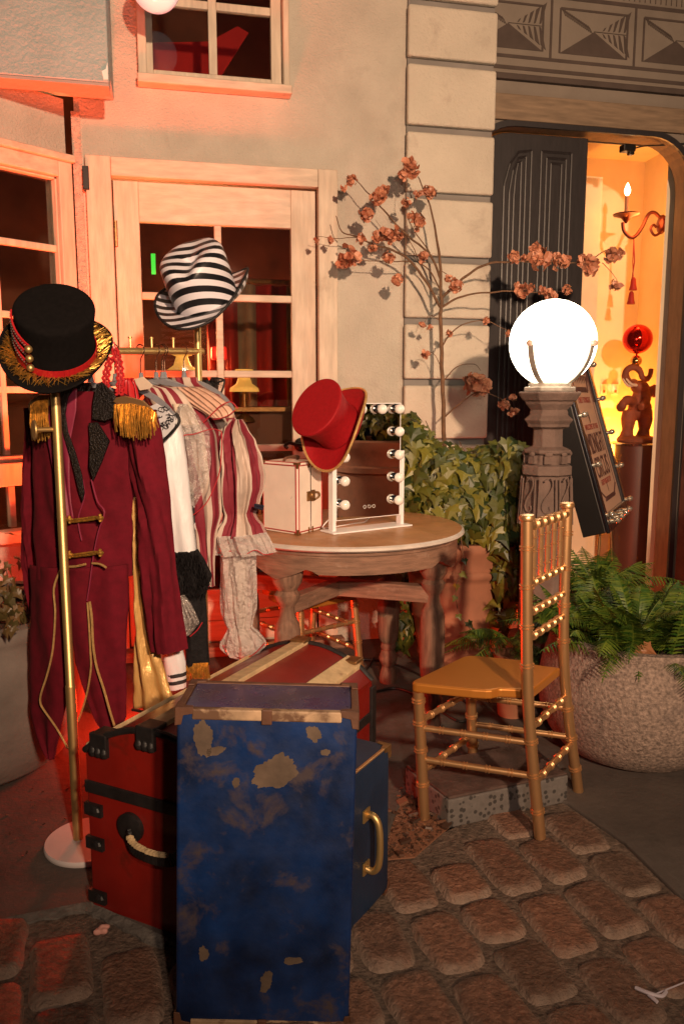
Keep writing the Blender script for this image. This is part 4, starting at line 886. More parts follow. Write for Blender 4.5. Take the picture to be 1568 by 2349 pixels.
# real light of the globe
g=light('globe_lamp_glow','POINT',tuple(GC+V((0,0,0))),0,(1,.8,.55),size=.1)
bpy.data.objects.remove(g)
# ================= SIGN =================
bl0=V((1.128,3.40,.727)); bd=V((.247,.49,0)).normalized(); nh=V((bd.y,-bd.x,0)); k=.31; su=(V((-nh.x*k,-nh.y*k,1))).normalized(); sn=bd.cross(su).normalized()
if sn.dot(nh)<0: sn=-sn
sw,shh=.53,.86
t=thing('circus_poster_sign','dark framed circus poster board with clear bulbs, tilted back beside the lamp column','sign',(1.25,3.65,0))
def SP(a,b,o=0): return bl0+bd*a+su*b+sn*o
mb=MB(); mb.hexa([SP(-.05,-.07,-.10),SP(sw+.05,-.07,-.10),SP(sw+.05,shh+.07,-.10),SP(-.05,shh+.07,-.10)],[SP(-.05,-.07,-.002),SP(sw+.05,-.07,-.002),SP(sw+.05,shh+.07,-.002),SP(-.05,shh+.07,-.002)]); mb.build('backing_box',m_black,t,bevel=.003)
m_gl=mat('glossy_black_frame',(.015,.014,.018),.12,.3,coat=1)
mb=MB()
for a0,a1,b0,b1 in((-.055,0,-.075,shh+.075),(sw,sw+.055,-.075,shh+.075),(0,sw,-.075,0),(0,sw,shh,shh+.075)):
    mb.hexa([SP(a0,b0,-.001),SP(a1,b0,-.001),SP(a1,b1,-.001),SP(a0,b1,-.001)],[SP(a0,b0,.016),SP(a1,b0,.016),SP(a1,b1,.016),SP(a0,b1,.016)])
fr_=mb.build('frame',m_gl,t,bevel=.006,seg=3)
mb=MB(); mb.add([SP(0,0,.001),SP(sw,0,.001),SP(sw,shh,.001),SP(0,shh,.001)],[(0,1,2,3)]); po=mb.build('poster',m_poster,t)
mbk=MB(); 
def sq(a0,a1,b0,b1,mb_): mb_.hexa([SP(a0,b0,.0015),SP(a1,b0,.0015),SP(a1,b1,.0015),SP(a0,b1,.0015)],[SP(a0,b0,.0025),SP(a1,b0,.0025),SP(a1,b1,.0025),SP(a0,b1,.0025)])
sq(.05,.056,.10,.62,mbk); sq(sw-.056,sw-.05,.10,.62,mbk); sq(.13,sw-.13,.045,.065,mbk); sq(.13,sw-.13,.55,.575,mbk)
for s in(1,-1):
    c=sw/2
    for pts in(((.21,.10),(.13,.065),(.125,.05)),((.21,.62),(.24,.70),(.25,.86)),((.18,.62),(.15,.56),(.13,.55)),((.235,.5),(.24,.7),(.262,.86))):
        mbk.tube([SP(c+s*a,b,.0022) for a,b in pts],.004,4)
for i in range(12): x=.03+.043*i; mbk.add([SP(x,.62,.002),SP(x+.036,.62,.002),SP(x+.018,.59,.002)],[(0,1,2)]); 
sq(.02,sw-.02,.622,.63,mbk)
for i in range(7):
    x=.02+.08*i; mbk.add([SP(x,.635,.002),SP(x+.045,.635,.002),SP(sw/2+(x-sw/2)*.4+.02,.86,.002),SP(sw/2+(x-sw/2)*.4,.86,.002)],[(0,1,2,3)])
mbk.ball(SP(sw/2,.43,.002),.012,(bd,su,sn),8,(1,2.6,.1)); mbk.ball(SP(sw/2,.10,.002),.006,(bd,su,sn),8,(1,4,.1))
mbk.build('printed_ornament',m_pink,po)
def text(s,size,a,b,m,par,sx=1,P=None,ax=None,name='lettering'):
    c=bpy.data.curves.new('t','FONT'); c.body=s; c.size=size; c.align_x='CENTER'; c.extrude=.0004; o=bpy.data.objects.new('t',c); COL.objects.link(o)
    dg=bpy.context.evaluated_depsgraph_get(); me=bpy.data.meshes.new_from_object(o.evaluated_get(dg)); bpy.data.objects.remove(o)
    org=ORG[par.name]
    for v in me.vertices:
        x,y,z=v.co.x*sx,v.co.y,v.co.z
        v.co=(P(a,b,.0028)+ax[0]*x+ax[1]*y+ax[2]*z)-org
    me.materials.clear(); me.materials.append(m); q=bpy.data.objects.new(name,me); link(q,par,org); return q
AX=(bd,su,sn)
text('ONLY TONIGHT',.040,sw/2,.50,m_pred,po,1.0,SP,AX); text('WELCOME TO THE',.036,sw/2,.375,m_pred,po,1.05,SP,AX)
text('MIDNIGHT',.135,sw/2,.265,m_pink,po,.60,SP,AX); text('CIRCUS',.135,sw/2,.155,m_pink,po,.74,SP,AX); text('STEP RIGHT UP',.036,sw/2,.118,m_pred,po,1.05,SP,AX)
m_cb=mat('clear_bulb',(.6,.5,.4),.05,.75,coat=1)
for a,b in [(sw+.028,q) for q in(0,.17,.34,.51,.68,.85)]+[(-.028,q) for q in(.0,.22,.44,.66)]+[(q,-.04) for q in(.07,.2,.33,.46)]:
    mb=MB(); mb.lathe([(.009,0),(.009,.012)],SP(a,b,.016),(bd,su,sn),10); mb.ball(SP(a,b,.038),.014,(bd,su,sn),10,(1,1,1.1)); mb.build('marquee_bulb',m_cb,fr_,smooth=True)
for a,dx in((.12,-.02),(sw-.12,.05)):
    p=SP(a,-.06,-.05); mb=MB(); mb.tube([p,V((p.x+dx,p.y-.02,0.0))],.006,8); mb.build('easel_leg',m_brass,t,smooth=True)
p=SP(sw/2,.4,-.10); mb=MB(); mb.tube([p,V((p.x-.25,p.y+.12,0))],.006,8); mb.build('easel_leg',m_brass,t,smooth=True)
# ================= DOORWAY THINGS =================
PC=at(1462,1012,4.97); PC=V((PC.x,PC.y,0)); pz_=at(1462,1013,4.97).z
t=thing('round_pedestal','dark round pedestal with chrome rimmed top inside the lit doorway','pedestal',tuple(PC))
mb=MB(); mb.lathe([(.135,0.002),(.135,pz_-.02)],PC,n=32); mb.build('drum',mat('dark_red_drum',(.09,.03,.02),.45),t,smooth=True)
mb=MB(); mb.lathe([(.15,0),(.160,.004),(.163,.011),(.15,.017),(.02,.018)],PC+UP*(pz_-.019),n=40); mb.build('top_plate',m_chrome,t,smooth=True)
EZ=pz_-.0005
def ex(x,y,dy=0): p=at(x,y,4.97+dy); return p
t=thing('elephant_statue','painted elephant figurine rearing up on hind legs with raised trunk','statue',(PC.x,PC.y,EZ))
mb=MB()
def bl(x,y,r,dy=0,sc=(1,1,1),n=14): mb.ball(ex(x,y,dy),r,None,n,sc)
base=ex(1462,1004); mb.lathe([(.125,0),(.13,.012),(.12,.03),(.09,.034)],V((PC.x,PC.y,EZ)),n=28)
k2=4.97/1835
for x,y0,y1 in((1440,955,1000),(1478,955,1000)):
    mb.tube([ex(x+2,y0-14),ex(x,y0+8),ex(x-2,y1-14),ex(x-5,y1)],[.040,.046,.034,.042],14)
bl(1466,938,.074,0,(1,.85,.95)); bl(1470,912,.062,0,(.95,.85,1.05))
bl(1466,888,.052,-.01,(1.1,.9,.8)); bl(1452,880,.030,-.03)
mb.tube(curve([ex(1450,922,-.03),ex(1438,918,-.07),ex(1428,926,-.09),ex(1424,936,-.09)],4),[.030]*6+[.026]*6+[.024],12) ; bl(1423,934,.029,-.08)
mb.tube(curve([ex(1480,916,-.03),ex(1478,926,-.08),ex(1468,934,-.11)],4),.024,12)
mb.ball(ex(1499,897,.0),.036,None,12,(.85,.3,1.15)); mb.ball(ex(1489,893,.0),.022,None,10,(1,.4,1))
mb.tube(curve([ex(1452,882,-.05),ex(1438,874,-.07),ex(1433,858,-.08),ex(1441,845,-.08),ex(1456,843,-.08),ex(1467,852,-.08),ex(1472,866,-.08),ex(1482,870,-.08),ex(1490,860,-.08),ex(1492,845,-.08)],5),[.024]*10+[.020]*15+[.017]*12+[.015]*9,12)
mb.build('elephant_body',m_eleph,t,smooth=True,remesh=.0065)
for d1 in(0,1):
    mb=MB(); mb.tube(curve([ex(1450+8*d1,884,-.07),ex(1438+8*d1,884-3*d1,-.10),ex(1427+8*d1,868,-.12)],4),[.010]*3+[.008]*3+[.006]*2+[.002],8); mb.build('tusk',m_cream,t,smooth=True)
gb=ex(1458,828,-.08); mb=MB(); mb.ball(gb,.034,None,20); o=mb.build('gold_ball',mat('gold_mirror_ball',(.8,.45,.15),.1,.95),None,smooth=True,origin=gb,auto=False); tag(o,'small shiny gold ball balanced on the elephant trunk','ball')
rb=ex(1461,778,-.08); mb=MB(); mb.ball(rb,.088,None,32); mb.lathe([(.006,-.115),(.006,-.08)],rb,n=8); o=mb.build('red_ball',m_redball,None,smooth=True,origin=rb,auto=False); tag(o,'large glossy red ball above the gold ball in the doorway','ball')
# sconce on right wall
SR=WP(s1+.20,0,-.40)
def sx_(x,y,dy=0): return at(x,y,4.88+dy)
t=thing('candle_sconce','red iron wall sconce with one lit candle bulb and hanging tassels','sconce',tuple(sx_(1520,515)))
m_sc=mat('red_iron',(.10,.018,.012),.35,.7)
mb=MB(); pl_=sx_(1516,515); mb.ball(pl_,.055,None,18,(.45,1,1)); mb.build('back_plate',m_sc,t,smooth=True)
mb=MB(); mb.tube(curve([sx_(1516,503),sx_(1500,488),sx_(1486,492),sx_(1472,520),sx_(1458,540),sx_(1445,545),sx_(1430,530),sx_(1427,510)],6),.010,10); mb.tube(curve([sx_(1516,532),sx_(1500,540),sx_(1491,525),sx_(1498,516),sx_(1504,522)],5),.0075,8); mb.lathe([(.004,-.03),(.03,.0),(.075,.016),(.077,.022),(.03,.012)],sx_(1435,500),n=24); mb.build('scroll_arm',m_sc,t,smooth=True)
mb=MB(); c=sx_(1435,497); mb.lathe([(.0125,0),(.0125,.115)],c,n=14); mb.build('candle_tube',m_candle,t,smooth=True)
mb=MB(); mb.lathe([(.006,.115),(.017,.135),(.018,.15),(.008,.178),(.001,.19)],c,n=16); mb.build('flame_bulb',m_flame,t,smooth=True)
t2=thing('red_tassel','red silk cord with two tassels hanging from the sconce arm','tassel',tuple(sx_(1452,545)))
mb=MB(); mb.tube([sx_(1452,540),sx_(1454,600),sx_(1449,635),sx_(1446,665)],.0035,6); mb.tube([sx_(1453,540),sx_(1450,600),sx_(1451,635)],.003,6); mb.build('cord',m_tass,t2,smooth=True)
for y in(636,668): mb=MB(); p=sx_(1452 if y<650 else 1447,y); mb.lathe([(.006,0),(.014,-.012),(.018,-.05),(.024,-.075)],p,n=14); mb.build('tassel_skirt',m_tass,t2,smooth=True)
for x in(1384,1410):
    s,z=wpx(x,893,-.994); mb=MB(); wbox(mb,s-.022,s+.022,z-.036,z+.036,-.999,-.992); o=mb.build('wall_switch',m_lacq,None,origin=WP(s,z,-.995),bevel=.002); tag(o,'white wall switch plate in the doorway, '+('nearer the lamp column' if x<1400 else 'nearer the elephant'),'switch',None)
    mb=MB(); wbox(mb,s-.007,s+.007,z-.022,z-.004,-.9915,-.987); q=mb.build('rocker',mat('red_rocker',(.5,.12,.05),.5) if 'red_rocker' not in bpy.data.materials else bpy.data.materials['red_rocker'],o)
t=thing('clip_spotlight','small black clip-on spotlight at the top of the arched doorway','spotlight',tuple(wpx and WP(*wpx(1440,340,-.16),-.16)))
c=WP(*wpx(1438,341,-.16),-.16); mb=MB(); mb.box(c,.07,.05,.035,(WD,WN,UP)); mb.box(c+WD*.02-UP*.022,.03,.03,.02,(WD,WN,UP)); mb.build('lamp_head',m_black,t,bevel=.005)
mb=MB(); mb.tube(curve([c+WD*.03,c+WD*.10+UP*.02,c+WD*.2+UP*.03,WP(s1-.02,zt-.02,OR_+.03),WP(s1+.2,zt+.02,OR_+.03)],5),.004,6); mb.build('lamp_cable',m_rubber,t,smooth=True)
# hanging bulb at the top left
t=thing('hanging_bulb','round glass bulb hanging at the top edge above the upper window','bulb',tuple(at(357,-40,2.2)))
bc=at(357,-33,3.45); mb=MB(); mb.ball(bc,.098,None,28); mb.build('glass_bulb',mat('opal_cool_glass',(.62,.78,.80),.12,coat=1,emis=(.55,.85,.95),es=.35),t,smooth=True,auto=False)
mb=MB(); mb.lathe([(.055,.03),(.03,.07),(.025,.12),(.02,.13)],bc,n=18); mb.build('bulb_cap',mat('red_brown_cap',(.25,.04,.02),.5),t,smooth=True)
mb=MB(); mb.tube([bc+UP*.12,bc+UP*.9],.004,6); mb.build('cord',m_rubber,t,smooth=True)
# ================= GARMENT RACK =================
RA=V((-.735,2.07,0)); RB=V((-.469,2.65,0)); rd=(RB-RA).normalized(); rx=V((rd.y,-rd.x,0))
t=thing('garment_rack','gold tubular garment rack with a round white base holding costumes','clothes rack',tuple(RA))
mb=MB(); mb.lathe([(.0135,.016),(.0135,.46),(.0130,.462),(.0115,.464),(.0115,1.34)],RA,n=20); mb.build('pole',m_gold,t,smooth=True)
mb=MB(); mb.lathe([(.0115,.016),(.0115,1.51)],RB,n=20); mb.build('pole',m_gold,t,smooth=True)
for c in(RA,RB): mb=MB(); mb.lathe([(.118,.0005),(.120,.004),(.120,.012),(.117,.016),(.001,.016)],c+(V((.03,.0,0)) if c is RA else V((0,0,0))),n=48); mb.build('base_disc',mat('white_marble_base',(.62,.56,.54),.3,var=.06,vs=12) if 'white_marble_base' not in bpy.data.materials else bpy.data.materials['white_marble_base'],t,smooth=True)
zr0,zr1=1.352,1.383
RL0=RA+UP*zr0; RL1=RB+UP*zr1
mb=MB(); mb.tube([RL0+rd*.0,RL1+rd*.02],.0105,14); mb.ball(RL1+rd*.02,.0105,None,10); mb.build('rail',m_gold,t,smooth=True)
def railt(px): # rail parameter where pixel column px meets it
    best=min(range(401),key=lambda i:abs(784+F*((RL0.lerp(RL1,i/400)).x/(((RL0.lerp(RL1,i/400)).y)*cp+ (H-(RL0.lerp(RL1,i/400)).z)*sp))-px)); return best/400
for px in(300,348,398):
    p=RL0.lerp(RL1,railt(px)); mb=MB(); mb.tube([p+UP*.009,p+UP*.036],.0035,8); mb.lathe([(.006,.035),(.0065,.037),(.006,.040)],p,n=10); mb.build('peg',m_gold,t,smooth=True)
q=RA+UP*at(128,985,2.07).z
mb=MB(); mb.tube([q+V((-.012,0,0)),q+V((-.045,-.03,.0))],.0065,10); d=V((-.84,-.54,0)).normalized(); mb.lathe([(.025,0),(.026,.002),(.025,.005),(.001,.0055)],q+V((-.045,-.03,0)),(V((.54,-.84,0)),UP,d),24); mb.build('side_hook',m_gold,t,smooth=True)
# ---------- cloth helpers ----------
def gpl(tt,off=0): return (RA.lerp(RB,tt)-rd*off,-rd)
def loft(mb,rows,pl,thick=.05,amp=.004,nf=5,seed=0,n=36,step=10,close=True,flare=0):
    random.seed(seed); ph=random.uniform(0,6); p0,nn=pl; ys=[]; 
    y=rows[0][0]
    while y<rows[-1][0]: ys.append(y); y+=step
    ys.append(rows[-1][0]); base=len(mb.v); R_=[]
    for iy,y in enumerate(ys):
        i=max(k for k in range(len(rows)) if rows[k][0]<=y); i=min(i,len(rows)-2); a,b=rows[i],rows[i+1]; f=(y-a[0])/(b[0]-a[0]); f=f*f*(3-2*f)*.35+f*.65
        xl,xr=lerp(a[1],b[1],f),lerp(a[2],b[2],f)
        A=onplane(xl,y,p0,nn); B=onplane(xr,y,p0,nn); C=(A+B)/2; hw=(B-A)/2; w=hw.length; th=min(thick,w*.85)
        for k in range(n):
            t_=2*math.pi*k/n; g=ph+nf*t_+math.sin(y*.013+seed)*1.3
            am=amp*(math.sin(g)+.5*math.sin(2.3*g+y*.02)+.8*N.noise(V((math.cos(t_)*2,math.sin(t_)*2+seed,y*.02))))
            fr=1+am/max(w,.02)
            s_=math.sin(t_)
            mb.v.append(C+hw*math.cos(t_)*(1+(fr-1)*.6)+nn*(th*s_+am*abs(s_)*1.0)); mb.uv.append((k/n,y/1000))
    mb.hasuv=True; m=len(ys)
    # seam duplicate avoided: stripes use even multiples
    mb.f+=[(base+i*n+k,base+i*n+(k+1)%n,base+(i+1)*n+(k+1)%n,base+(i+1)*n+k) for i in range(m-1) for k in range(n)]
    if close: mb.f+=[tuple(base+k for k in range(n))[::-1]]
    return mb
def flat(mb,pts,pl,off=.0,th=.004):
    p0,nn=pl; q=[onplane(x,y,p0+nn*off,nn) for x,y in pts]; return mb.prism(q,nn*th)
def sheet(mb,rows,pl,off=0,amp=.006,nf=3,seed=0,nx=24,step=8,bulge=.0,ell=None):  # rippled open sheet
    random.seed(seed); ph=random.uniform(0,6); p0,nn=pl; ys=[]; y=rows[0][0]
    while y<rows[-1][0]: ys.append(y); y+=step
    ys.append(rows[-1][0]); base=len(mb.v)
    for y in ys:
        i=max(k for k in range(len(rows)) if rows[k][0]<=y); i=min(i,len(rows)-2); a,b=rows[i],rows[i+1]; f=(y-a[0])/(b[0]-a[0]); xl,xr=lerp(a[1],b[1],f),lerp(a[2],b[2],f)
        for k in range(nx+1):
            u=k/nx; x_=lerp(xl,xr,u); p=onplane(x_,y,p0,nn); el=0 if not ell else ell[2]*math.sqrt(max(0,1-((x_-(ell[0]+ell[1])/2)/((ell[1]-ell[0])/2))**2)); rip=amp*(math.sin(ph+nf*6.28*u+math.sin(y*.015)*1.2)+.6*N.noise(V((u*5,y*.03,seed)))); mb.v.append(p+nn*(off+el+rip+bulge*math.sin(math.pi*u))); mb.uv.append((u,y/1000))
    mb.hasuv=True; w=nx+1
    mb.f+=[(base+i*w+k,base+i*w+k+1,base+(i+1)*w+k+1,base+(i+1)*w+k) for i in range(len(ys)-1) for k in range(nx)]
    return mb
def pxline(mb,pts,pl,off,r,n=6,cv=4):
    p0,nn=pl; q=[onplane(x,y,p0+nn*off,nn) for x,y in pts]; return mb.tube(curve(q,cv) if cv else q,r,n)
def fringe(mb,pts0,pts1,pl,off,cnt,r=.0012,jit=.004,seed=1):
    random.seed(seed); p0,nn=pl
    def ev(P,f):
        f*=len(P)-1; i=min(int(f),len(P)-2); f-=i; return (lerp(P[i][0],P[i+1][0],f),lerp(P[i][1],P[i+1][1],f))
    for i in range(cnt):
        f=(i+random.uniform(-.3,.3)+.5)/cnt; f=min(1,max(0,f)); a=onplane(*ev(pts0,f),p0+nn*off,nn); b=onplane(*ev(pts1,f),p0+nn*off,nn)
        j=V((random.uniform(-1,1),random.uniform(-1,1),random.uniform(-1,1)))*jit
        mb.tube([a,a.lerp(b,.5)+nn*.006+j*.4,b+j],[r,r*1.2,r],4)
# ---------- hangers ----------
def hanger(px,label,grp,a0=0.0,span=.195,tilt=0,zoff=0):
    p=RL0.lerp(RL1,railt(px)); t=thing('hanger',label,'hanger',tuple(p),grp)
    mb=MB(); c=p+UP*.012
    pts=[c+rx*(-.012)+UP*-.006,c+rx*-.008+UP*.004,c+rx*.004+UP*.006,c+rx*.014+UP*-.004,c+rx*.014+UP*-.016,c+rx*.002+UP*-.034,c+rx*0+UP*-.05,c+UP*-.088]
    mb.tube(curve(pts,4),.0018,6); mb.build('hook',m_hook,t,smooth=True)
    mb=MB(); c=p-UP*.075
    mb.lathe([(.006,0),(.007,-.012),(.010,-.02)],c+UP*.012,n=10)
    for s in(-1,1):
        L=[(0,-.014),(.04,-.02),(.09,-.036),(.14,-.062),(.175,-.092),(.19,-.115)]
        top=curve([c+rx*(s*a*span/.195)+UP*(b+.006) for a,b in L],4); bot=curve([c+rx*(s*a*span/.195*.95)+UP*(b-.008) for a,b in L],4)
        n_=len(top)
        for i in range(n_-1): mb.hexa([bot[i]-rd*.004,bot[i+1]-rd*.004,bot[i+1]+rd*.004,bot[i]+rd*.004],[top[i]-rd*.004,top[i+1]-rd*.004,top[i+1]+rd*.004,top[i]+rd*.004])
    mb.tube([c+rx*(-.17*span/.195)-UP*.100,c+rx*(.17*span/.195)-UP*.100],.0045,6); mb.build('hanger_arms',m_velgrey,t,smooth=True,auto=50)
    return t
HG='grey velvet hangers on the gold rail'
hanger(206,'grey velvet hanger inside the burgundy tailcoat',HG,span=.19)
hanger(262,'grey velvet hanger under the red ruffle trim, behind the tailcoat',HG,span=.21)
hanger(322,'grey velvet hanger carrying the white costume with black lace',HG,span=.17)
hanger(357,'grey velvet hanger, left one of the bunch of three hooks',HG,span=.235)
hanger(371,'grey velvet hanger, middle one of the bunch of three hooks',HG,span=.15)
hanger(376,'grey velvet hanger, right one of the bunch of three hooks',HG,span=.15)
hanger(421,'grey velvet hanger with striped collar, nearest the rear gold pole',HG,span=.19)
# ---------- burgundy tailcoat ----------
J=gpl(.19); jo=J[0]
t=thing('tailcoat','long burgundy ringmaster tailcoat with gold fringed epaulettes and black sequin lapels','coat',(jo.x,jo.y,.35))
mb=MB(); loft(mb,[(898,138,266),(908,116,287),(930,85,325),(960,84,345),(1050,88,330),(1150,90,312),(1250,92,306),(1320,91,305)],J,.075,.006,5,3,64); body=mb.build('coat_body',m_burg,t,smooth=True)
# front panels / tails
mb=MB(); sheet(mb,[(1290,92,210),(1380,84,199),(1420,83,204),(1490,85,207),(1530,88,208),(1575,91,202),(1612,93,192),(1640,110,184),(1680,132,176),(1718,153,166)],J,.004,.005,1.6,4,40,ell=(84,308,.076)); mb.build('left_tail',m_burg,t,smooth=True,solid=.004)
mb=MB(); sheet(mb,[(1290,208,306),(1380,203,306),(1430,210,305),(1500,218,305),(1560,235,305),(1600,246,305),(1640,258,305),(1668,272,290)],J,.006,.005,1.6,6,40,ell=(84,308,.076)); mb.build('right_tail',m_burg,t,smooth=True,solid=.004)
mb=MB(); loft(mb,[(935,68,112),(1000,66,104),(1060,60,98),(1100,57,92),(1157,54,89),(1220,55,88),(1280,58,88),(1350,66,87),(1417,77,86)],gpl(.24),.04,.007,4,9,36); mb.build('sleeve',m_burg,t,smooth=True)
mb=MB(); loft(mb,[(940,285,352),(1000,296,366),(1060,306,375),(1150,322,385),(1250,330,393),(1300,335,397),(1400,345,411),(1460,352,420),(1490,356,424)],gpl(.16,.0),.045,.007,4,10,40); mb.build('sleeve',m_burg,t,smooth=True)
# inner lining in the V and open neck
mb=MB(); sheet(mb,[(892,160,228),(940,156,226),(1000,160,214),(1060,172,212),(1120,186,214),(1180,192,222)],J,.086,.003,2,5,20); mb.build('inner_lining',m_burgd,t,smooth=True,solid=.003)
mb=MB(); flat(mb,[(140,905),(152,880),(175,888),(158,912),(152,950),(158,990),(176,1040),(190,1090),(196,1130),(192,1150),(182,1120),(168,1060),(150,1000),(142,960)],J,.094,.006); mb.build('lapel',m_seq,t,bevel=.002)
mb=MB(); flat(mb,[(226,880),(236,876),(262,900),(268,912),(262,958),(246,966),(216,962),(218,920)],J,.090,.008); flat(mb,[(207,970),(226,968),(254,1012),(236,1060),(217,1102),(208,1070),(210,1020)],J,.088,.007); mb.build('lapel',m_seq,t,bevel=.002)
mb=MB(); sheet(mb,[(878,152,228),(884,150,232),(905,160,224)],J,.03,.006,3,4,20); mb.build('collar',m_seq,t,smooth=True,solid=.008)
mb=MB(); pxline(mb,[(190,1100),(194,1140),(180,1190),(188,1240)],J,.084,.0022); pxline(mb,[(210,1100),(224,1150),(240,1175),(226,1220),(214,1280),(206,1340),(200,1378)],J,.084,.0022); mb.build('front_edge',m_burgd,t,smooth=True)
m_pip=mat('gold_piping',(.80,.52,.20),.35,.6,var=.2,vs=80)
mb=MB(); pxline(mb,[(150,1295),(138,1310),(124,1350),(127,1400),(125,1450),(120,1500),(108,1550),(95,1590),(93,1612),(102,1630),(130,1670),(157,1718)],J,.088,.0030); mb.build('piping',m_pip,t,smooth=True)
mb=MB(); pxline(mb,[(201,1382),(205,1440),(208,1500),(209,1530),(202,1580),(190,1625),(179,1655)],J,.086,.0028); mb.build('piping',m_pip,t,smooth=True)
mb=MB(); pxline(mb,[(206,1380),(211,1420),(214,1480),(222,1530),(238,1580),(252,1630),(263,1665)],J,.090,.0034); mb.build('piping',m_pip,t,smooth=True)
mb=MB(); pxline(mb,[(158,1300),(175,1299),(197,1294)],J,.088,.0034); pxline(mb,[(212,1292),(230,1294),(244,1302)],J,.088,.0030); mb.build('waist_piping',m_pip,t,smooth=True)
for y in(1190,1270):
    mb=MB(); pxline(mb,[(156,y-2),(166,y+6),(190,y+4),(214,y+1),(232,y-4)],J,.096,.0036); pxline(mb,[(158,y+5),(172,y+2),(196,y-1),(222,y-4),(234,y+5)],J,.098,.0034)
    for x,dy in((160,2),(230,-2)):
        c=onplane(x,y+dy,J[0]+J[1]*.100,J[1]); mb.ball(c,.008,None,8,(1.3,1,.8)); mb.ball(c+UP*.007,.005,None,7); mb.ball(c-UP*.007,.005,None,7)
    mb.build('frog_closure',m_fr,t,smooth=True,bevel=0)
# epaulettes
for k,(top,bot,pad) in enumerate((([(70,930),(90,912),(112,912)],[(72,1008),(90,1012),(114,1004)],[(70,935),(74,920),(95,905),(118,905),(116,930),(95,935),(76,955)]),([(262,928),(300,925),(345,935),(360,950)],[(264,988),(300,1006),(340,1004),(362,985)],[(264,922),(270,912),(290,908),(330,918),(352,938),(352,948),(320,930),(280,930)]))):
    mb=MB(); flat(mb,pad,J,.098,.008); ep=mb.build('epaulette',m_goldp,t,bevel=.002)
    mb=MB(); fringe(mb,top,bot,J,.108,24 if k==0 else 44,.0015,.006,k); fringe(mb,top,[(x,y-14) for x,y in bot],J,.103,12 if k==0 else 20,.0014,.008,k+5); mb.build('fringe',m_fr,ep,smooth=True)
mb=MB(); sheet(mb,[(1140,308,316),(1180,306,322),(1250,305,328),(1330,305,334),(1400,304,342),(1480,304,352),(1560,304,376),(1620,303,396),(1628,303,396)],J,-.015,.009,2.2,12,30,bulge=.02); mb.build('gold_lining',m_satin,t,smooth=True,solid=.004)
mb=MB(); sheet(mb,[(1500,212,250),(1560,204,250),(1592,203,250)],J,-.03,.004,2,3,14); mb.build('gold_lining',m_satin,t,smooth=True,solid=.003)
mb=MB(); pxline(mb,[(303,1628),(350,1634),(396,1622)],J,-.01,.004); mb.build('lining_hem',m_lace,t,smooth=True)
# red ruffle trim hanging over
def ruffle(mb,pts,pl,off,w,m_=60,seed=0):
    p0,nn=pl; q=curve([onplane(x,y,p0+nn*off,nn) for x,y in pts],10); mb.tube(q,w*.35,6)
    for i,p in enumerate(q):
        for s in(-1,1):
            mb.ball(p+rx*(s*w)+nn*.003*math.sin(i*1.7),w*.55,None,6,(1,.6,.9))
t=thing('red_ruffle_trim','crimson ruffled ribbon looped over the rail beside the black top hat','ribbon',tuple(at(270,880,2.2)))
for pts in ([(262,800),(272,830),(276,870),(274,905)],[(254,820),(244,860),(243,890)]): 
    mb=MB(); ruffle(mb,pts,gpl(.25,.06),.03,.008); mb.build('ruffled_ribbon',m_ribbon,t,smooth=True)
mb=MB(); mb.tube([at(258,785,2.25),at(266,815,2.25)],.006,8); mb.build('loop',m_ribbon,t)
# ---------- red tulle collar (behind jacket)
mb=MB(); sheet(mb,[(868,300,322),(885,292,330),(905,280,336),(925,270,340)],gpl(.30),.03,.008,4,7,20); o=mb.build('red_tulle_collar',m_ribbon,None,smooth=True,solid=.003,origin=gpl(.3)[0]+UP*1.2); tag(o,'crumpled bright red tulle collar between the tailcoat and striped tops','collar')
# ---------- white costume ----------
W=gpl(.42,.02)
t=thing('white_costume','white long costume with black lace shoulder and black fur cuff','costume',(W[0].x,W[0].y,.6))
mb=MB(); loft(mb,[(948,352,398),(975,355,410),(1000,356,416),(1060,360,424),(1120,368,430),(1200,382,440),(1264,398,448)],W,.05,.004,3,13,32); mb.build('white_sleeve',m_white,t,smooth=True)
m_lw=mat('white_lace_base',(.60,.60,.63),.6)
mb=MB(); flat(mb,[(346,932),(360,925),(385,940),(404,958),(400,985),(380,1002),(362,1010),(356,970)],W,.052,.003); pad=mb.build('lace_shoulder',m_lw,t,bevel=.002)
mb=MB(); random.seed(6)
for i in range(26):
    x,y=random.uniform(352,396),random.uniform(935,985); r=random.uniform(3,8); a0=random.uniform(0,6)
    pxline(mb,[(x+r*math.cos(a0+k),y+r*math.sin(a0+k)*.8) for k in range(5)],W,.058,.0011,4,3)
for i in range(9): pxline(mb,[(356+i*5,988-i*3),(362+i*5,975-i*3),(366+i*4,990-i*3)],W,.057,.0005,3,2)
mb.build('lace_pattern',m_lace,pad,smooth=True)
mb=MB(); pxline(mb,[(404,948),(411,962),(408,975),(392,994),(372,1014),(362,1020)],W,.06,.0042); mb.build('lace_border',m_lace,t,smooth=True)
mb=MB(); loft(mb,[(1262,398,450),(1290,402,466),(1325,408,482),(1340,410,476),(1362,414,470)],W,.045,.007,7,15,36); mb.build('fur_cuff',m_blackv,t,smooth=True)
mb=MB(); random.seed(7)
for i in range(900):
    y=random.uniform(1266,1364); xr=lerp(450,480,min(1,(y-1262)/62)) if y<1325 else lerp(480,470,(y-1325)/40); x=random.uniform(400+(y-1262)*.12,xr+2); a=onplane(x,y,W[0]+W[1]*random.uniform(.03,.052),W[1]); mb.tube([a,a+V((random.uniform(-.006,.008),random.uniform(-.006,.0),random.uniform(-.02,-.006)))],[.0011,.0003],3,False)
mb.build('fur_hair',m_blackv,t)
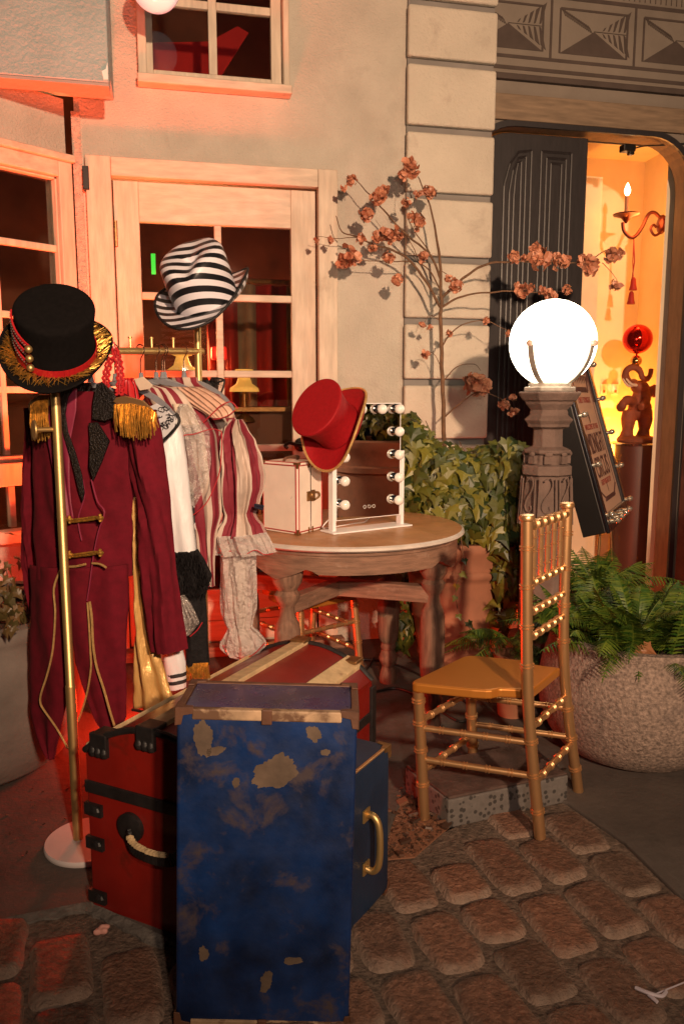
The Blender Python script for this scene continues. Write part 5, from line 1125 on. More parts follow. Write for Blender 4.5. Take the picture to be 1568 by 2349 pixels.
mb=MB(); loft(mb,[(1330,416,466),(1400,424,470),(1470,428,474),(1525,430,478)],gpl(.40,.0),.03,.004,4,16,26); mb.build('velvet_trouser',m_blackv,t,smooth=True)
mb=MB(); fringe(mb,[(430,1522),(478,1520)],[(426,1560),(484,1556)],gpl(.40,.03),0,60,.0014,.003,3); mb.build('gold_fringe',m_fr,t,smooth=True)
mb=MB(); sheet(mb,[(1366,415,420),(1385,414,436),(1410,414,452),(1428,414,462),(1446,418,446),(1458,424,434)],gpl(.38,.05),.0,.008,4,8,20); mb.build('organza_frill',m_org,t,smooth=True)
mb=MB(); pxline(mb,[(464,1428),(452,1446),(436,1460)],gpl(.38,.055),0,.0015); mb.build('red_hem',m_redthread,t,smooth=True)
t=thing('white_stocking','white satin leg with two black bands at its hem','stocking',tuple(onplane(400,1570,*gpl(.33))))
mb=MB(); loft(mb,[(1480,374,414),(1520,380,422),(1560,386,424),(1578,388,424)],gpl(.33),.03,.003,3,17,24); mb.build('leg',m_white,t,smooth=True)
for y in(1546,1562): mb=MB(); loft(mb,[(y-4,384,424.5),(y+1,385,425),(y+4,386,425)],gpl(.33,.001),.032,.0015,3,17,24,4); mb.build('black_band',m_lace,t,smooth=True)
# ---------- organza & striped dress ----------
O_=gpl(.60,.02)
t=thing('organza_dress','striped burgundy and beige clown dress with big iridescent organza collar','dress',(O_[0].x,O_[0].y,.6))
mb=MB(); loft(mb,[(884,352,372),(900,346,400),(925,350,440),(950,372,470),(1000,400,492),(1100,430,500),(1180,444,504),(1230,455,492),(1290,464,490),(1345,473,492)],gpl(.66),.05,.006,5,20,40); mb.build('dress_body',m_stripe,t,smooth=True)
mb=MB(); sheet(mb,[(926,412,456),(950,414,468),(978,418,482)],O_,.045,.003,2,1,16,bulge=.02); mb.build('satin_yoke',m_cream,t,smooth=True,solid=.003)
mb=MB(); sheet(mb,[(926,452,456),(945,430,478),(968,414,492),(985,412,506),(1010,420,508),(1040,428,507),(1075,434,504),(1110,438,494),(1150,440,474),(1182,442,450)],O_,.055,.007,4,2,34,bulge=.03); mb.build('organza_collar',m_org,t,smooth=True)
mb=MB(); sheet(mb,[(972,412,500),(984,413,507),(1004,414,508)],O_,.095,.006,5,22,40); mb.build('organza_frill',m_org,t,smooth=True)
mb=MB(); pxline(mb,[(412,1005),(425,998),(445,996),(470,988),(490,984),(508,990)],O_,.100,.0015); pxline(mb,[(508,990),(509,1020),(507,1050),(504,1080),(494,1112),(476,1150),(458,1170),(442,1182)],O_,.075,.0016); mb.build('red_hem',m_redthread,t,smooth=True)
# satin striped shoulder in front
mb=MB(); sheet(mb,[(884,350,385),(892,344,420),(905,344,436),(920,346,446),(938,358,456),(950,380,462)],O_,.03,.004,2,12,26,bulge=.03); mb.build('striped_shoulder',m_stripe2,t,smooth=True,solid=.003)
mb=MB(); flat(mb,[(308,870),(330,864),(352,884),(345,892),(322,896)],gpl(.42,.05),.02,.003); mb.build('white_collar_tip',m_cream,t,bevel=.001)
# checked panel glimpsed beneath
m_chk=mat('black_white_check',(.55,.55,.58),.5); _nt=m_chk.node_tree; _b=_nt.nodes['Principled BSDF']; _ck=_nt.nodes.new('ShaderNodeTexChecker'); _ck.inputs['Scale'].default_value=22; _ck.inputs[1].default_value=(.6,.6,.63,1); _ck.inputs[2].default_value=(.01,.01,.015,1); _tc=_nt.nodes.new('ShaderNodeTexCoord'); _mp=_nt.nodes.new('ShaderNodeMapping'); _mp.inputs['Rotation'].default_value=(.3,.785,.4); _nt.links.new(_tc.outputs['Object'],_mp.inputs[0]); _nt.links.new(_mp.outputs[0],_ck.inputs[0]); _nt.links.new(_ck.outputs[0],_b.inputs['Base Color'])
mb=MB(); sheet(mb,[(1110,438,452),(1180,442,456),(1240,446,460),(1275,450,462)],gpl(.52),.02,.003,2,3,12); mb.build('checked_panel',m_chk,t,smooth=True,solid=.002)
# ---------- striped blouse with puffed sleeve ----------
B_S=gpl(.80,.0)
t=thing('striped_blouse','burgundy and beige striped blouse with puffed sleeve and long organza cuff','blouse',(B_S[0].x,B_S[0].y,.7))
mb=MB(); loft(mb,[(866,400,450),(880,405,452),(892,400,470),(905,410,500),(940,430,530),(985,470,545),(1060,490,540),(1140,500,530)],gpl(.84),.045,.005,5,24,36); mb.build('blouse_body',m_stripe2,t,smooth=True)
mb=MB(); loft(mb,[(962,534,552),(985,520,562),(1010,511,580),(1050,508,593),(1090,509,601),(1120,511,600),(1150,516,590),(1165,520,584),(1178,524,578),(1190,520,584),(1205,508,598),(1226,500,606)],B_S,.075,.012,9,25,96,5); mb.build('puffed_sleeve',m_stripe,t,smooth=True)
mb=MB(); loft(mb,[(1222,498,604),(1235,494,612),(1252,494,620),(1268,500,627)],gpl(.78),.07,.010,9,26,72,5,close=False); cf=mb.build('organza_ruffle',m_org2,t,smooth=True)
mb=MB(); loft(mb,[(1258,510,584),(1300,511,583),(1350,513,584),(1400,514,584),(1425,522,578),(1440,530,576),(1452,524,590),(1470,512,606),(1482,511,608),(1500,530,590),(1508,550,575)],B_S,.045,.006,8,27,60,6,close=False); mb.build('organza_cuff',m_org2,t,smooth=True)
mb=MB(); loft(mb,[(1262,528,566),(1350,530,566),(1430,536,566),(1490,532,580)],B_S,.03,.004,5,28,30); mb.build('cuff_lining',m_cream,t,smooth=True)
mb=MB(); pxline(mb,[(511,1480),(520,1494),(540,1506),(560,1510),(580,1502),(598,1486),(608,1474)],B_S,.03,.0016); pxline(mb,[(500,1268),(530,1264),(560,1272),(585,1262),(606,1272),(626,1270)],gpl(.78),.06,.0015); mb.build('red_hem',m_redthread,t,smooth=True)
mb=MB(); pxline(mb,[(584,1158),(604,1162)],B_S,.045,.0045); pxline(mb,[(584,1163),(603,1168)],B_S,.045,.004); mb.build('navy_mark',mat('navy_paint',(.01,.012,.03),.6),t,smooth=True)
# peach collar
t=thing('peach_ruffle_collar','gathered peach organza collar with red edge on the rearmost hanger','collar',tuple(onplane(500,930,*gpl(.92))))
mb=MB(); sheet(mb,[(888,405,470),(892,402,480),(905,412,506),(925,440,532),(945,478,546),(958,500,546)],gpl(.68),.03,.006,6,30,50,5,bulge=.02); mb.build('gathered_organza',m_peach,t,smooth=True,solid=.002)
mb=MB(); pxline(mb,[(466,970),(488,948),(508,930),(530,922),(546,938)],gpl(.68),.055,.0018); pxline(mb,[(488,962),(505,960),(525,952),(540,940)],gpl(.68),.055,.0016); mb.build('red_hem',m_redthread,t,smooth=True)
t=thing('black_lace_glove','crumpled black lace piece poking up right of the rear gold pole','lace piece',tuple(onplane(492,905,*gpl(.95))))
mb=MB(); random.seed(12)
for i in range(7): x,y=random.uniform(468,488),random.uniform(872,892); sheet(mb,[(y-8,x-6,x+10),(y,x-12,x+14),(y+10,x-8,x+12)],gpl(.95),random.uniform(-.02,.03),.008,2,i,8,4)
mb.build('lace_gather',m_lace,t,smooth=True)
mb=MB(); pxline(mb,[(486,868),(500,868),(514,872),(512,888),(504,904),(494,892),(500,878),(513,873)],gpl(.95),.02,.0032); 
for i in range(12): pxline(mb,[(484+i*2.2,868+i%3),(488+i*2,880+(i*7)%9),(496+i,896-(i*5)%14)],gpl(.95),.02,.0006,3,2)
mb.build('lace_net',m_lace,t,smooth=True)
# ================= HATS =================
def hat(t,c,ax,front,Rb,Rt,h,Br,curl,mcrown,mbrim,pinch=0,dip=0,bulge=0,round_top=.012,brx=.88):
    Z=V(ax).normalized(); Y=(V(front)-Z*V(front).dot(Z)).normalized(); X=Y.cross(Z)
    c=V(c); n=64; prof=[]
    for i in range(9):
        f=i/8; prof.append((lerp(Rb,Rt,f)+bulge*math.sin(f*math.pi),f*(h-round_top)))
    for i in range(1,5): a=R(90)*i/4; prof.append((Rt-round_top+round_top*math.cos(a),h-round_top+round_top*math.sin(a)))
    for f in(.75,.5,.25,.02): prof.append(((Rt-round_top)*f,h))
    mb=MB()
    for r,z in prof:
        for k in range(n):
            a=2*math.pi*k/n; x,y=r*math.cos(a)*.94,r*math.sin(a)*1.06; zz=z
            if pinch:
                g=max(0,(z/h-.35)/.65); x*=1-.20*g*(max(0,y/Rt)**1.0)*.9; zz-=pinch*g*math.exp(-(x/.032)**2)*(.55+.45*(y/Rt if y<0 else 1)) if z>h*.55 else 0; zz+=.012*g*(-y/Rt)
            mb.v.append(c+X*x+Y*y+Z*zz)
    m=len(prof); mb.uv=[(0,0)]*len(mb.v)
    mb.f=[(i*n+k,i*n+(k+1)%n,(i+1)*n+(k+1)%n,(i+1)*n+k) for i in range(m-1) for k in range(n)]+[tuple((m-1)*n+k for k in range(n))]
    crown=mb.build('crown',mcrown,t,smooth=True,auto=60)
    mb=MB(); rings=8; B=[]
    for j in range(rings+1):
        f=j/rings
        for k in range(n):
            a=2*math.pi*k/n; rr=lerp(Rb*.94,Br*brx,f); r2=lerp(Rb*1.06,Br*1.10,f); x,y=rr*math.cos(a),r2*math.sin(a); zz=curl*f**1.8*math.cos(a)**2-dip*f**1.5*math.sin(a)**2; xx=x*(1-.35*curl*f**2*abs(math.cos(a))/.05*.4) if curl else x
            p=c+X*xx+Y*y+Z*zz; mb.v.append(p); mb.uv.append((0,0))
            if j==rings: B.append(p)
    mb.f=[(i*n+k,i*n+(k+1)%n,(i+1)*n+(k+1)%n,(i+1)*n+k) for i in range(rings) for k in range(n)]
    brim=mb.build('brim',mbrim,t,smooth=True,solid=.004)
    return crown,brim,B,(X,Y,Z),c
# black ringmaster hat
hc=at(132,806,2.06); t=thing('black_top_hat','black felt ringmaster top hat with gold fringe and red band','hat',tuple(hc),'hats on display')
cr,br,B,(X,Y,Z),c=hat(t,hc,(.20,-.62,.76),(0,-1,-.3),.098,.100,.135,.148,.030,m_felt,m_felt,dip=.002,bulge=-.004,brx=.97)
mb=MB(); q=[c+X*(.0985*.945*math.cos(2*math.pi*k/48))+Y*(.0985*1.065*math.sin(2*math.pi*k/48)) for k in range(48)]
for k in range(48):
    p,p2=q[k],q[(k+1)%48]; d=(p-c).normalized(); mb.hexa([p+d*.0006,p2+d*.0006,p2+d*.004,p+d*.004],[p+d*.0006+Z*.020,p2+d*.0006+Z*.020,p2+d*.003+Z*.020,p+d*.003+Z*.020])
mb.build('red_band',m_ribbon,t,smooth=True)
mb=MB(); random.seed(21)
for k in range(420):
    a=random.uniform(0,2*math.pi); ca_,sa_=math.cos(a),math.sin(a); r0=random.uniform(.100,.108); r1=random.uniform(.125,.143); tw=random.uniform(-.18,.28)
    def bpnt(r,a,l): f=(r-.098)/.05; return c+X*(r*math.cos(a)*.96)+Y*(r*math.sin(a)*1.08)+Z*(.030*max(0,f)**1.8*math.cos(a)**2+.004+l)
    mb.tube([bpnt(r0,a,.001),bpnt((r0+r1)/2,a+tw*.5,random.uniform(.002,.007)),bpnt(r1,a+tw,random.uniform(.0,.008))],[.0009,.0009,.0005],3,False)
mb.build('gold_fringe',m_fr,br)
for k,(dz_,) in enumerate(((.092,),(.064,),(.036,))):
    a0=R(-168)+.0; mb=MB(); pts=[]
    for i in range(9):
        a=R(14+7.5*i); rr=.102; pts.append(c+X*(rr*.95*math.cos(a))+Y*(rr*1.06*math.sin(a))+Z*(dz_+.022-.0045*i))
    for i in range(8):
        d=(pts[i+1]-pts[i]).normalized(); nn_=((pts[i]-c)-Z*(pts[i]-c).dot(Z)).normalized(); mb.box((pts[i]+pts[i+1])/2,(pts[i+1]-pts[i]).length*1.1,.012,.004,(d,d.cross(nn_),nn_))
    st=mb.build('red_strap',m_ribbon,t)
    mb=MB(); 
    for i in range(8):
        for q in(.0,.5): p=pts[i].lerp(pts[i+1],q); nn_=((p-c)-Z*(p-c).dot(Z)).normalized(); mb.ball(p+nn_*.003,.0022,None,6)
    mb.build('beading',m_silver,st)
    mb=MB(); p=pts[-1]; nn_=((p-c)-Z*(p-c).dot(Z)).normalized(); mb.ball(p+nn_*.005,.0095,None,14); mb.build('gold_button',m_gold,st,smooth=True)
# striped hat
m_hs=mat('black_white_satin_stripe',(.70,.68,.74),.42,var=.05); _nt=m_hs.node_tree; _b=_nt.nodes['Principled BSDF']; _tc=_nt.nodes.new('ShaderNodeTexCoord')
hc=at(474,688,2.62); Zs=V((-.26,-.46,.84)).normalized(); fs=V((-.10,-1,-.55)); Ys=(fs-Zs*fs.dot(Zs)).normalized()
wv=(Ys*-.62+Zs*.78).normalized()
_dp=_nt.nodes.new('ShaderNodeVectorMath'); _dp.operation='DOT_PRODUCT'; _dp.inputs[1].default_value=tuple(wv); _nt.links.new(_tc.outputs['Object'],_dp.inputs[0])
_mu=_nt.nodes.new('ShaderNodeMath'); _mu.operation='MULTIPLY'; _mu.inputs[1].default_value=31; _nt.links.new(_dp.outputs['Value'],_mu.inputs[0]); _fr=_nt.nodes.new('ShaderNodeMath'); _fr.operation='FRACT'; _ad=_nt.nodes.new('ShaderNodeMath'); _ad.operation='ADD'; _ad.inputs[1].default_value=20; _nt.links.new(_mu.outputs[0],_ad.inputs[0]); _nt.links.new(_ad.outputs[0],_fr.inputs[0]); _gt=_nt.nodes.new('ShaderNodeMath'); _gt.operation='GREATER_THAN'; _gt.inputs[1].default_value=.5; _nt.links.new(_fr.outputs[0],_gt.inputs[0])
_mx=_nt.nodes.new('ShaderNodeMix'); _mx.data_type='RGBA'; _nt.links.new(_gt.outputs[0],_mx.inputs[0]); _mx.inputs[6].default_value=(.70,.68,.74,1); _mx.inputs[7].default_value=(.008,.008,.010,1); _nt.links.new(_mx.outputs[2],_b.inputs['Base Color'])
t=thing('striped_hat','black and white striped hat with pinched crown on the rear gold pole','hat',tuple(hc),'hats on display')
cr,br,B,(X,Y,Z),c=hat(t,hc,Zs,fs,.106,.112,.158,.176,.050,m_hs,m_hs,pinch=.030,dip=.006,bulge=.002,round_top=.03,brx=1.0)
mb=MB(); mb.tube(B+[B[0]],.0045,8,False); mb.build('brim_binding',m_lace,t,smooth=True)
# red hat
hc=at(776,980,2.80); Zr=V((-.50,-.62,.48)).normalized()
t=thing('red_top_hat','red felt top hat with gold edged curled brim, perched on the mirror corner','hat',tuple(hc),'hats on display')
cr,br,B,(X,Y,Z),c=hat(t,hc,Zr,V((-.2,-.3,-1)),.084,.105,.142,.150,.045,m_redfelt,m_redfelt,dip=.012,bulge=-.008,round_top=.006,brx=.92)
mb=MB(); mb.tube(B+[B[0]],.0046,8,False); mb.build('gold_edging',m_pip,t,smooth=True)
# ================= PLANTERS & PLANTS =================
def pot(name,label,c,prof,m,n=48,rim=None,wob=.004,grp=None):
    t=thing(name,label,'planter',c,grp); mb=MB(); mb.lathe(prof,c,n=n,cap=False)
    for i,v in enumerate(mb.v):
        d=v-V(c); f=1+wob*N.noise(V((v.x*3,v.y*3,v.z*3)))*6*.5; mb.v[i]=V(c)+V((d.x*f,d.y*f,d.z))
    mb.build('pot',m,t,smooth=True,auto=55); return t
RP=V((1.03,2.70,0)); hz=.425
prof=[(.001,0),(.20,0.002),(.245,.02),(.285,.07),(.315,.15),(.326,.24),(.315,.32),(.298,.38),(.292,.402),(.300,.412),(.296,hz),(.262,hz),(.256,hz-.02),(.262,.34),(.25,.33)]
t=pot('stone_planter','large round pitted stone planter full of fern at the right','%s'%'x' if False else tuple(RP),prof,m_stone,64,wob=.012)
mb=MB(); mb.lathe([(.272,.345),(.20,.375),(.001,.385)],RP,n=40,cap=False); mb.build('soil',m_soil,t,smooth=True)
mb=MB(); mb.lathe([(.20,.001),(.28,.004),(.29,.014),(.27,.016)],RP+V((.14,-.15,0)),n=40); o=mb.build('plant_saucer',m_col,None,smooth=True,origin=RP+V((.14,-.15,0))) if False else None
LPc=V((-1.275,2.60,0)); hz=.535
prof=[(.001,0),(.27,.002),(.31,.03),(.36,.12),(.395,.22),(.41,.32),(.405,.42),(.392,.47),(.40,.49),(.405,.50),(.403,.53),(.395,hz),(.35,hz),(.345,.50),(.34,.45)]
t=pot('stone_planter','weathered grey stone planter with ivy at the left edge',tuple(LPc),prof,m_stone2,64,wob=.015)
mb=MB(); mb.lathe([(.345,.47),(.2,.50),(.001,.51)],LPc,n=40,cap=False); mb.build('soil',m_soil,t,smooth=True)
TPc=V((.52,3.52,0)); prof=[(.001,0),(.155,.002),(.165,.03),(.17,.06),(.172,.075),(.178,.08),(.178,.09),(.174,.095),(.195,.25),(.20,.262),(.202,.272),(.199,.28),(.222,.44),(.225,.455),(.238,.465),(.242,.48),(.238,.495),(.230,.50),(.232,.56),(.245,.575),(.248,.60),(.24,.615),(.21,.615),(.205,.58),(.2,.56)]
t=pot('terracotta_pot','tall banded terracotta pot of ivy behind the marble table','x' if False else tuple(TPc),prof,m_terra)
mb=MB(); mb.lathe([(.206,.575),(.1,.60),(.001,.6)],TPc,n=30,cap=False); mb.build('soil',m_soil,t,smooth=True)
TP2=V((1.95,2.25,0)); prof=[(.001,0),(.20,.002),(.215,.08),(.222,.09),(.218,.10),(.25,.5),(.26,.51),(.255,.52),(.27,.78),(.29,.79),(.29,.82),(.27,.83),(.275,.90),(.31,.93),(.31,.97),(.29,.98),(.26,.98),(.25,.92)]
t=pot('terracotta_pot','terracotta pot with wide bands seen reflected in the table mirror','x' if False else tuple(TP2),prof,m_terra)
mb=MB(); mb.lathe([(.26,.93),(.001,.95)],TP2,n=30,cap=False); mb.build('soil',m_soil,t,smooth=True)
# leaves
IV=[(0,0),(.10,-.16),(.34,-.30),(.40,-.02),(.62,.10),(.36,.28),(.26,.42),(0,1.0),(-.26,.42),(-.36,.28),(-.62,.10),(-.40,-.02),(-.34,-.30),(-.10,-.16)]
def ivyleaf(mb,p,nrm,up,s,fold=.18,droop=.25):
    nrm=V(nrm).normalized(); y=V(up)-nrm*V(up).dot(nrm)
    if y.length<1e-3: y=V((1,0,0))-nrm*nrm.x
    y.normalize(); x=y.cross(nrm); k=len(mb.v)
    mb.v.append(p+y*(.32*s)+nrm*(fold*s*.25)); mb.uv.append((0,0))
    for a,b in IV: mb.v.append(p+x*(a*s)+y*(b*s)+nrm*(-fold*abs(a)*s*.8-droop*b*b*s*.5)); mb.uv.append((0,0))
    n=len(IV); mb.f+=[(k,k+1+i,k+1+(i+1)%n) for i in range(n)]
def rdir(): 
    while True:
        v=V((random.uniform(-1,1),random.uniform(-1,1),random.uniform(-1,1)))
        if .1<v.length<1: return v.normalized()
def ivymass(mb,blobs,n,smin=.022,smax=.042,face=V((0,-1,.25))):
    tot=sum(b[1].x*b[1].z+b[1].x*b[1].y for b in blobs)
    for c,rr in blobs:
        m=int(n*(rr.x*rr.z+rr.x*rr.y)/tot)
        for i in range(m):
            d=rdir(); 
            if d.dot(face)<-.35: d=-d
            q=random.uniform(.72,1.06); p=V(c)+V((d.x*rr.x,d.y*rr.y,d.z*rr.z))*q
            nn_=(d+V((random.uniform(-.6,.6),random.uniform(-.9,.1),random.uniform(-.1,.7)))).normalized()
            ivyleaf(mb,p,nn_,V((random.uniform(-.8,.8),random.uniform(-.4,.2),-1)),random.uniform(smin,smax)*1.12*(1.15 if q>.95 else 1),droop=random.uniform(0,.5))
def vine(pts,mbl,mbs,gap=.03,s=(.02,.034),seed=0):
    random.seed(seed); q=curve(pts,8); mbs.tube(q,.002,5)
    acc=0
    for i in range(len(q)-1):
        acc+=(q[i+1]-q[i]).length
        if acc>gap: acc=0; ivyleaf(mbl,q[i]+V((random.uniform(-.012,.012),-.006,random.uniform(-.01,.01))),V((random.uniform(-.6,.6),-1,random.uniform(0,.8))),V((random.uniform(-1,1),0,-1)),random.uniform(*s))
def ib(x,y,Y,rx_,ry_,rz_): return (at(x,y,Y),V((rx_,ry_,rz_)))
random.seed(31)
t=thing('ivy_plant','bushy green ivy spilling over the terracotta pot beside the mirror','plant',tuple(TPc+UP*.6))
mb=MB(); ms=MB()
bl_=[ib(945,1040,3.55,.12,.14,.16),ib(1000,1080,3.5,.16,.16,.13),ib(1070,1095,3.5,.17,.17,.12),ib(1140,1090,3.45,.14,.15,.14),ib(1175,1070,3.35,.07,.1,.12),ib(1040,1160,3.42,.22,.16,.12),ib(1120,1180,3.38,.16,.14,.14),ib(1160,1240,3.35,.10,.12,.14),ib(1165,1320,3.35,.075,.09,.14),ib(1150,1400,3.38,.06,.07,.09),ib(950,1120,3.5,.14,.14,.14),ib(930,1345,3.6,.08,.07,.10),ib(925,1440,3.55,.05,.05,.09),ib(938,980,3.6,.05,.06,.07)]
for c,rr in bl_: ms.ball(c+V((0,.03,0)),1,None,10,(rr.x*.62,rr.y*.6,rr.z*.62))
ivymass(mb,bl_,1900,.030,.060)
st=ms.build('inner_foliage',mat('painted_inner_shade',(.010,.016,.005),.9,var=.6,vs=30,bump=1,bs=30,bd=.02),t,smooth=True)  # dark filler lumps; shade between the leaves is put into their colour
ms=MB()
vine([at(1055,1220,3.2),at(1062,1300,3.15),at(1045,1345,3.1),at(1050,1400,3.1),at(1075,1440,3.1),at(1110,1480,3.15),at(1170,1500,3.2)],mb,ms,.05,(.025,.038),2)
vine([at(1000,1015,3.55),at(985,985,3.6),at(975,965,3.62)],mb,ms,.04,(.012,.02),3); vine([at(1080,1062,3.5),at(1062,1030,3.55),at(1052,1012,3.58)],mb,ms,.03,(.010,.018),4)
vine([at(1170,1460,3.2),at(1150,1490,3.2),at(1120,1500,3.2),at(1090,1510,3.2)],mb,ms,.02,(.02,.03),5)
vine([at(905,1400,3.5),at(905,1440,3.5),at(900,1490,3.5),at(895,1530,3.5)],mb,ms,.025,(.02,.03),6)
for x,y,s in((1175,1030,.075),(1160,1010,.06),(1190,1055,.06),(950,985,.06),(1160,1085,.055),(935,1000,.05),(1010,1050,.055),(1165,1100,.06),(1100,1210,.05),(1075,1215,.05)): ivyleaf(mb,at(x,y,3.30),V((random.uniform(-.3,.3),-1,.35)),V((random.uniform(-.5,.5),0,-1)),s)
mb.build('leaves',m_ivy,t); ms.build('stems',m_bark,t,smooth=True)
t=thing('ivy_plant','small rusty ivy growing in the grey stone planter at the left edge','plant',tuple(LPc+UP*.53))
mb=MB(); ms=MB(); random.seed(33)
for x,y in((10,1290),(25,1330),(45,1360),(15,1370),(40,1385),(60,1330)):
    b=at(x+5,1430,2.45); vine([b,b.lerp(at(x,y,2.42),.6)+V((.01,0,.02)),at(x,y,2.42)],mb,ms,.03,(.022,.036),x)
ivymass(mb,[ib(20,1375,2.48,.07,.06,.07),ib(-20,1350,2.55,.10,.1,.10),ib(-90,1300,2.6,.2,.2,.16)],170,.02,.038); vine([at(40,1400,2.35),at(30,1425,2.25),at(22,1445,2.2)],mb,ms,.012,(.025,.035),7)
mb.build('leaves',m_ivyr,t); ms.build('stems',m_bark,t,smooth=True)
t=thing('ivy_plant','dark ivy in the far terracotta pot seen in the table mirror','plant',tuple(TP2+UP*.95)); mb=MB(); ivymass(mb,[(TP2+V((0,0,1.08)),V((.26,.26,.16)))],420,.03,.05,V((-1,.2,.3))); mb.build('leaves',m_ivy,t)
# ferns
def frond(mb,p,d,L,w,droop,seed,npn=22):
    random.seed(seed); d=V(d).normalized(); side=d.cross(UP).normalized(); pts=[]
    for i in range(npn+1):
        f=i/npn; pts.append(p+d*(L*f)+UP*(-droop*L*f*f))
    mb.tube([pts[j] for j in range(0,npn+1,3)]+[pts[-1]],.0014,4,False)
    for i in range(2,npn):
        f=i/npn; l=w*math.sin(math.pi*min(1,f*.92+.10))**.8*(1.0 if f<.8 else 1-(f-.8)*2.2)
        t_=(pts[i+1]-pts[i]).normalized(); up_=side.cross(t_).normalized()
        for s in(-1,1):
            dd=(side*s+t_*.45-up_*.22+V((random.uniform(-.08,.08),)*3)).normalized(); q=pts[i]; hw=L/npn*.34
            m=5; k=len(mb.v)
            for j in range(m+1):
                g=j/m; ww=hw*(1-g)**.7*(1.0 if j%2==0 else .62)+.0004
                c=q+dd*(l*g)-up_*(l*g*g*.25); mb.v+= [c-t_*ww,c+t_*ww]; mb.uv+=[(0,0),(0,0)]
            mb.f+=[(k+2*j,k+2*j+1,k+2*j+3,k+2*j+2) for j in range(m)]
def fern(label,c,n,Lr,wr,seed,arc=(0,360),zr=(.2,1.1),spread=.10,extra=()):
    t=thing('fern',label,'plant',tuple(c)); mb=MB(); 
    for i in range(n):
        random.seed(seed*100+i); a=R(random.uniform(*arc)); e=random.uniform(*zr); b=V(c)+V((math.cos(a),math.sin(a),0))*random.uniform(0,spread)
        frond(mb,b,V((math.cos(a),math.sin(a),e)),random.uniform(*Lr),random.uniform(*wr),random.uniform(.25,.75),seed*100+i+7)
    for i,(p,d,L,w_,dr) in enumerate(extra): frond(mb,V(p),V(d),L,w_,dr,i+900)
    mb.build('fronds',m_fern,t); return t
fern('lush green fern filling the large pitted stone planter',RP+UP*.39,230,(.18,.36),(.04,.065),3,zr=(.35,3.4),spread=.25)
cF=at(1200,1420,3.05)
fern('low fern with toothed fronds between terracotta pot and lamp column',V((cF.x-.06,3.0,.30)),30,(.16,.28),(.04,.055),5,arc=(150,400),zr=(.0,1.1),spread=.05)
fern('fern fronds growing right behind the stone lamp column',V((1.08,3.30,.42)),50,(.2,.38),(.045,.065),6,zr=(.3,1.7),spread=.10)
# low pots under those ferns
t=pot('terracotta_pot','low terracotta pot half hidden behind the stone lamp column',(1.10,3.32,0),[(.001,0),(.11,.002),(.14,.3),(.155,.33),(.155,.38),(.12,.38),(.11,.33)],m_terra)
t=pot('terracotta_pot','small dark pot holding the toothed fern left of the lamp column',(cF.x-.06,3.0,0) if False else (.66,2.98,0),[(.001,0),(.05,.002),(.065,.2),(.07,.22),(.07,.25),(.055,.25),(.05,.2)],m_terra) 
# dead leaves on the planter rim
for i,(x,y,Y,s,lab) in enumerate(((1478,1490,2.47,.05,'large curled brown leaf lying on the rim of the fern planter'),(1545,1555,2.46,.06,'brown leaf hanging down the front of the fern planter'),(1440,1498,2.47,.035,'small pale brown leaf on the rim left of the big curled leaf'))):
    p=at(x,y,Y); mb=MB(); random.seed(40+i)
    for j in range(3): ivyleaf(mb,p+V((random.uniform(-.01,.01),-.004*j,random.uniform(-.01,.01))),V((random.uniform(-.4,.4),-1,random.uniform(.1,.9))),V((random.uniform(-1,1),0,-.6 if i!=1 else -2)),s*random.uniform(.6,1),fold=.5,droop=.6)
    o=mb.build('dead_leaf',m_deadleaf,None,origin=p,solid=.001); tag(o,lab,'leaf','dead leaves on the fern planter')
# ---------- bare flowering shrub ----------
t=thing('flowering_shrub','leafless shrub with dried pink blossoms growing against the quoined pilaster','shrub',tuple(TPc+V((0,.1,.6))))
mbr=MB()
Yb=3.80
def br(pts,r0,r1,dY=None):
    q=[at(x,y,Yb+(dY[i] if dY else 0)) for i,(x,y) in enumerate(pts)]; q=curve(q,5); n=len(q)
    for i in range(1,n-1): q[i]=q[i]+V((N.noise(q[i]*14)*.006,0,N.noise(q[i]*17)*.006))
    mbr.tube(q,[lerp(r0,r1,i/(n-1)) for i in range(n)],8)
br([(1022,1130),(1019,1045),(1015,900),(1010,760),(1013,690)],.0115,.008)
br([(1013,690),(1009,600),(1000,540),(985,470),(958,405)],.008,.0025)
br([(1010,705),(975,645),(930,590),(870,565),(820,545),(785,530),(770,495)],.007,.0018,[0,0,-.02,-.04,-.06,-.06,-.06])
br([(940,600),(880,600),(800,597)],.003,.0015,[-.02,-.04,-.06])
br([(820,545),(760,545),(722,540)],.002,.001,[-.05,-.05,-.05])
br([(1010,640),(985,585),(920,527),(870,470),(835,435),(805,402)],.006,.0015,[0,0,-.03,-.05,-.05,-.05])
br([(985,580),(950,530),(930,480),(935,410)],.003,.001,[0,-.03,-.03,-.03])
br([(1013,668),(988,625),(960,600),(945,560),(880,480)],.004,.001)
br([(1012,685),(1060,640),(1105,610),(1160,600),(1230,601),(1300,602),(1350,596),(1385,575),(1415,572)],.0065,.0015,[0,-.02,-.05,-.08,-.1,-.12,-.12,-.12,-.12])
br([(1380,603),(1400,622),(1414,645)],.002,.001,[-.12,-.12,-.12])
br([(1012,705),(1050,682),(1090,673),(1150,669),(1200,668),(1260,672),(1305,663)],.0055,.0014,[0,-.03,-.05,-.08,-.1,-.1,-.1])
br([(1012,795),(1030,768),(1060,745),(1110,735),(1150,752),(1172,764)],.004,.001,[0,-.03,-.05,-.05,-.06,-.06])
br([(1015,875),(1045,842),(1085,835),(1102,850)],.003,.001); br([(1018,958),(1060,920),(1100,900),(1150,915),(1178,940)],.0035,.001,[0,-.05,-.08,-.1,-.1])
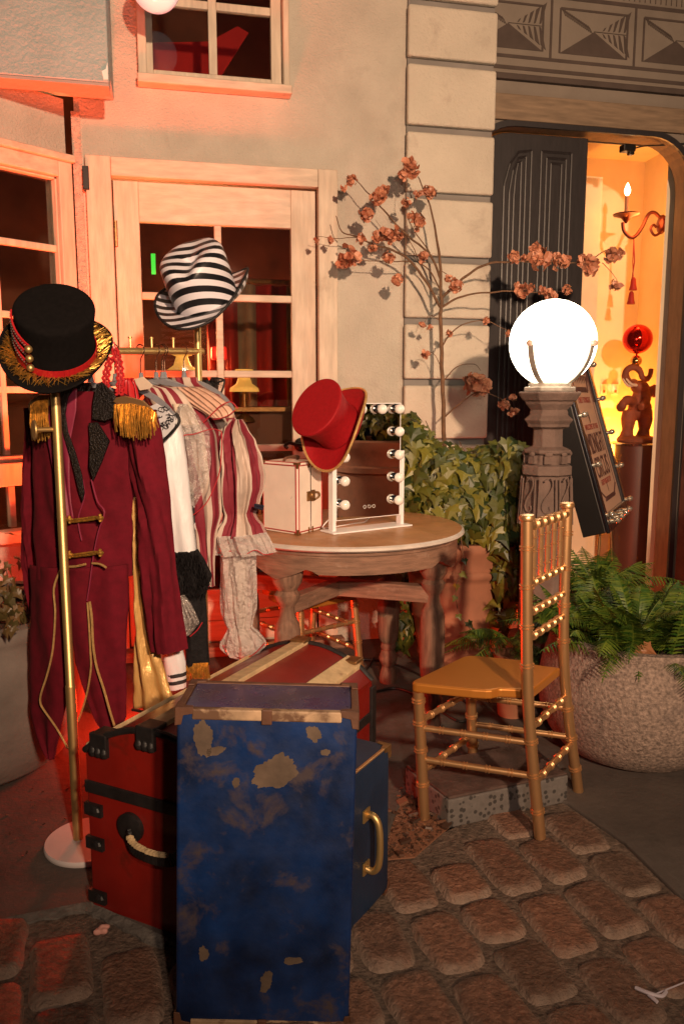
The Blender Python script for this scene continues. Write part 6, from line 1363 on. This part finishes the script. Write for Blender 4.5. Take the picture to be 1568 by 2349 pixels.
br([(1010,738),(985,722),(972,745)],.002,.001); br([(1012,842),(992,812),(973,808)],.002,.001); br([(1010,620),(1040,640),(1048,660)],.002,.001)
tr=mbr.build('branches',m_bark,t,smooth=True)
FL=[(940,385,30),(925,402,16),(985,440,22),(958,445,14),(870,450,28),(880,440,18),(840,490,22),(805,415,18),(788,432,10),(890,535,28),(862,545,18),(960,510,24),(945,495,16),(930,465,14),(915,540,16),(802,590,36),(788,600,24),(830,548,16),(855,570,14),(890,592,22),(970,590,18),(910,640,18),(725,550,10),(757,552,11),(1045,655,22),(1028,640,12),(975,812,17),(968,745,12),(985,752,8),(1030,765,12),(1115,735,12),(1165,765,10),(1180,590,20),(1200,592,12),(1235,592,32),(1228,570,18),(1285,598,26),(1270,588,16),(1350,610,30),(1335,598,18),(1402,585,24),(1420,582,16),(1412,655,18),(1195,668,24),(1215,660,14),(1265,678,22),(1245,668,14),(1300,665,14),(1095,882,38),(1080,868,22),(1110,890,22),(1155,930,17),(1175,945,15),(1175,912,12)]
random.seed(55)
for x,y,r in FL:
    dY=-.12*max(0,min(1,(x-1020)/280))-.05*max(0,min(1,(1010-x)/150))-.03
    c=at(x,y,Yb+dY); rr=.80*r*Yb/1850; mb=MB(); 
    for i in range(int(8+r*.9)):
        d=rdir(); p=c+d*rr*random.uniform(.25,.85); s=rr*random.uniform(.22,.42)+.003; nx=(d+rdir()*.8).normalized(); X,Y,Z=frame(nx,rdir())
        k=len(mb.v); g=[(0,-1),(.7,-.5),(.9,.3),(.4,1),(-.3,1.1),(-.8,.4),(-.75,-.5)]
        mb.v.append(p); mb.uv.append((0,0))
        for a,b in g: mb.v.append(p+X*(a*s)+Y*(b*s)+Z*(s*(.5*(a*a+b*b)*.6+random.uniform(-.3,.3)))); mb.uv.append((0,0))
        mb.f+=[(k,k+1+j,k+1+(j+1)%7) for j in range(7)]
    mb.build('blossom',m_petal,t)
# uplight fixtures that carry the red lamps
for loc,lab in (((-.93,3.02,0),'small red floor uplight behind the clothes rack near the door'),((1.18,3.74,0),'small red floor uplight under the poster sign'),((1.86,5.16,0),'floor uplight standing behind the round pedestal')):
    t=thing('floor_uplight',lab,'uplight',loc,'floor uplights'); mb=MB(); mb.lathe([(.05,.0),(.05,.06),(.045,.075),(.04,.075),(.038,.05),(.001,.05)],loc,n=20,cap=False); mb.build('housing',m_black,t,smooth=True)
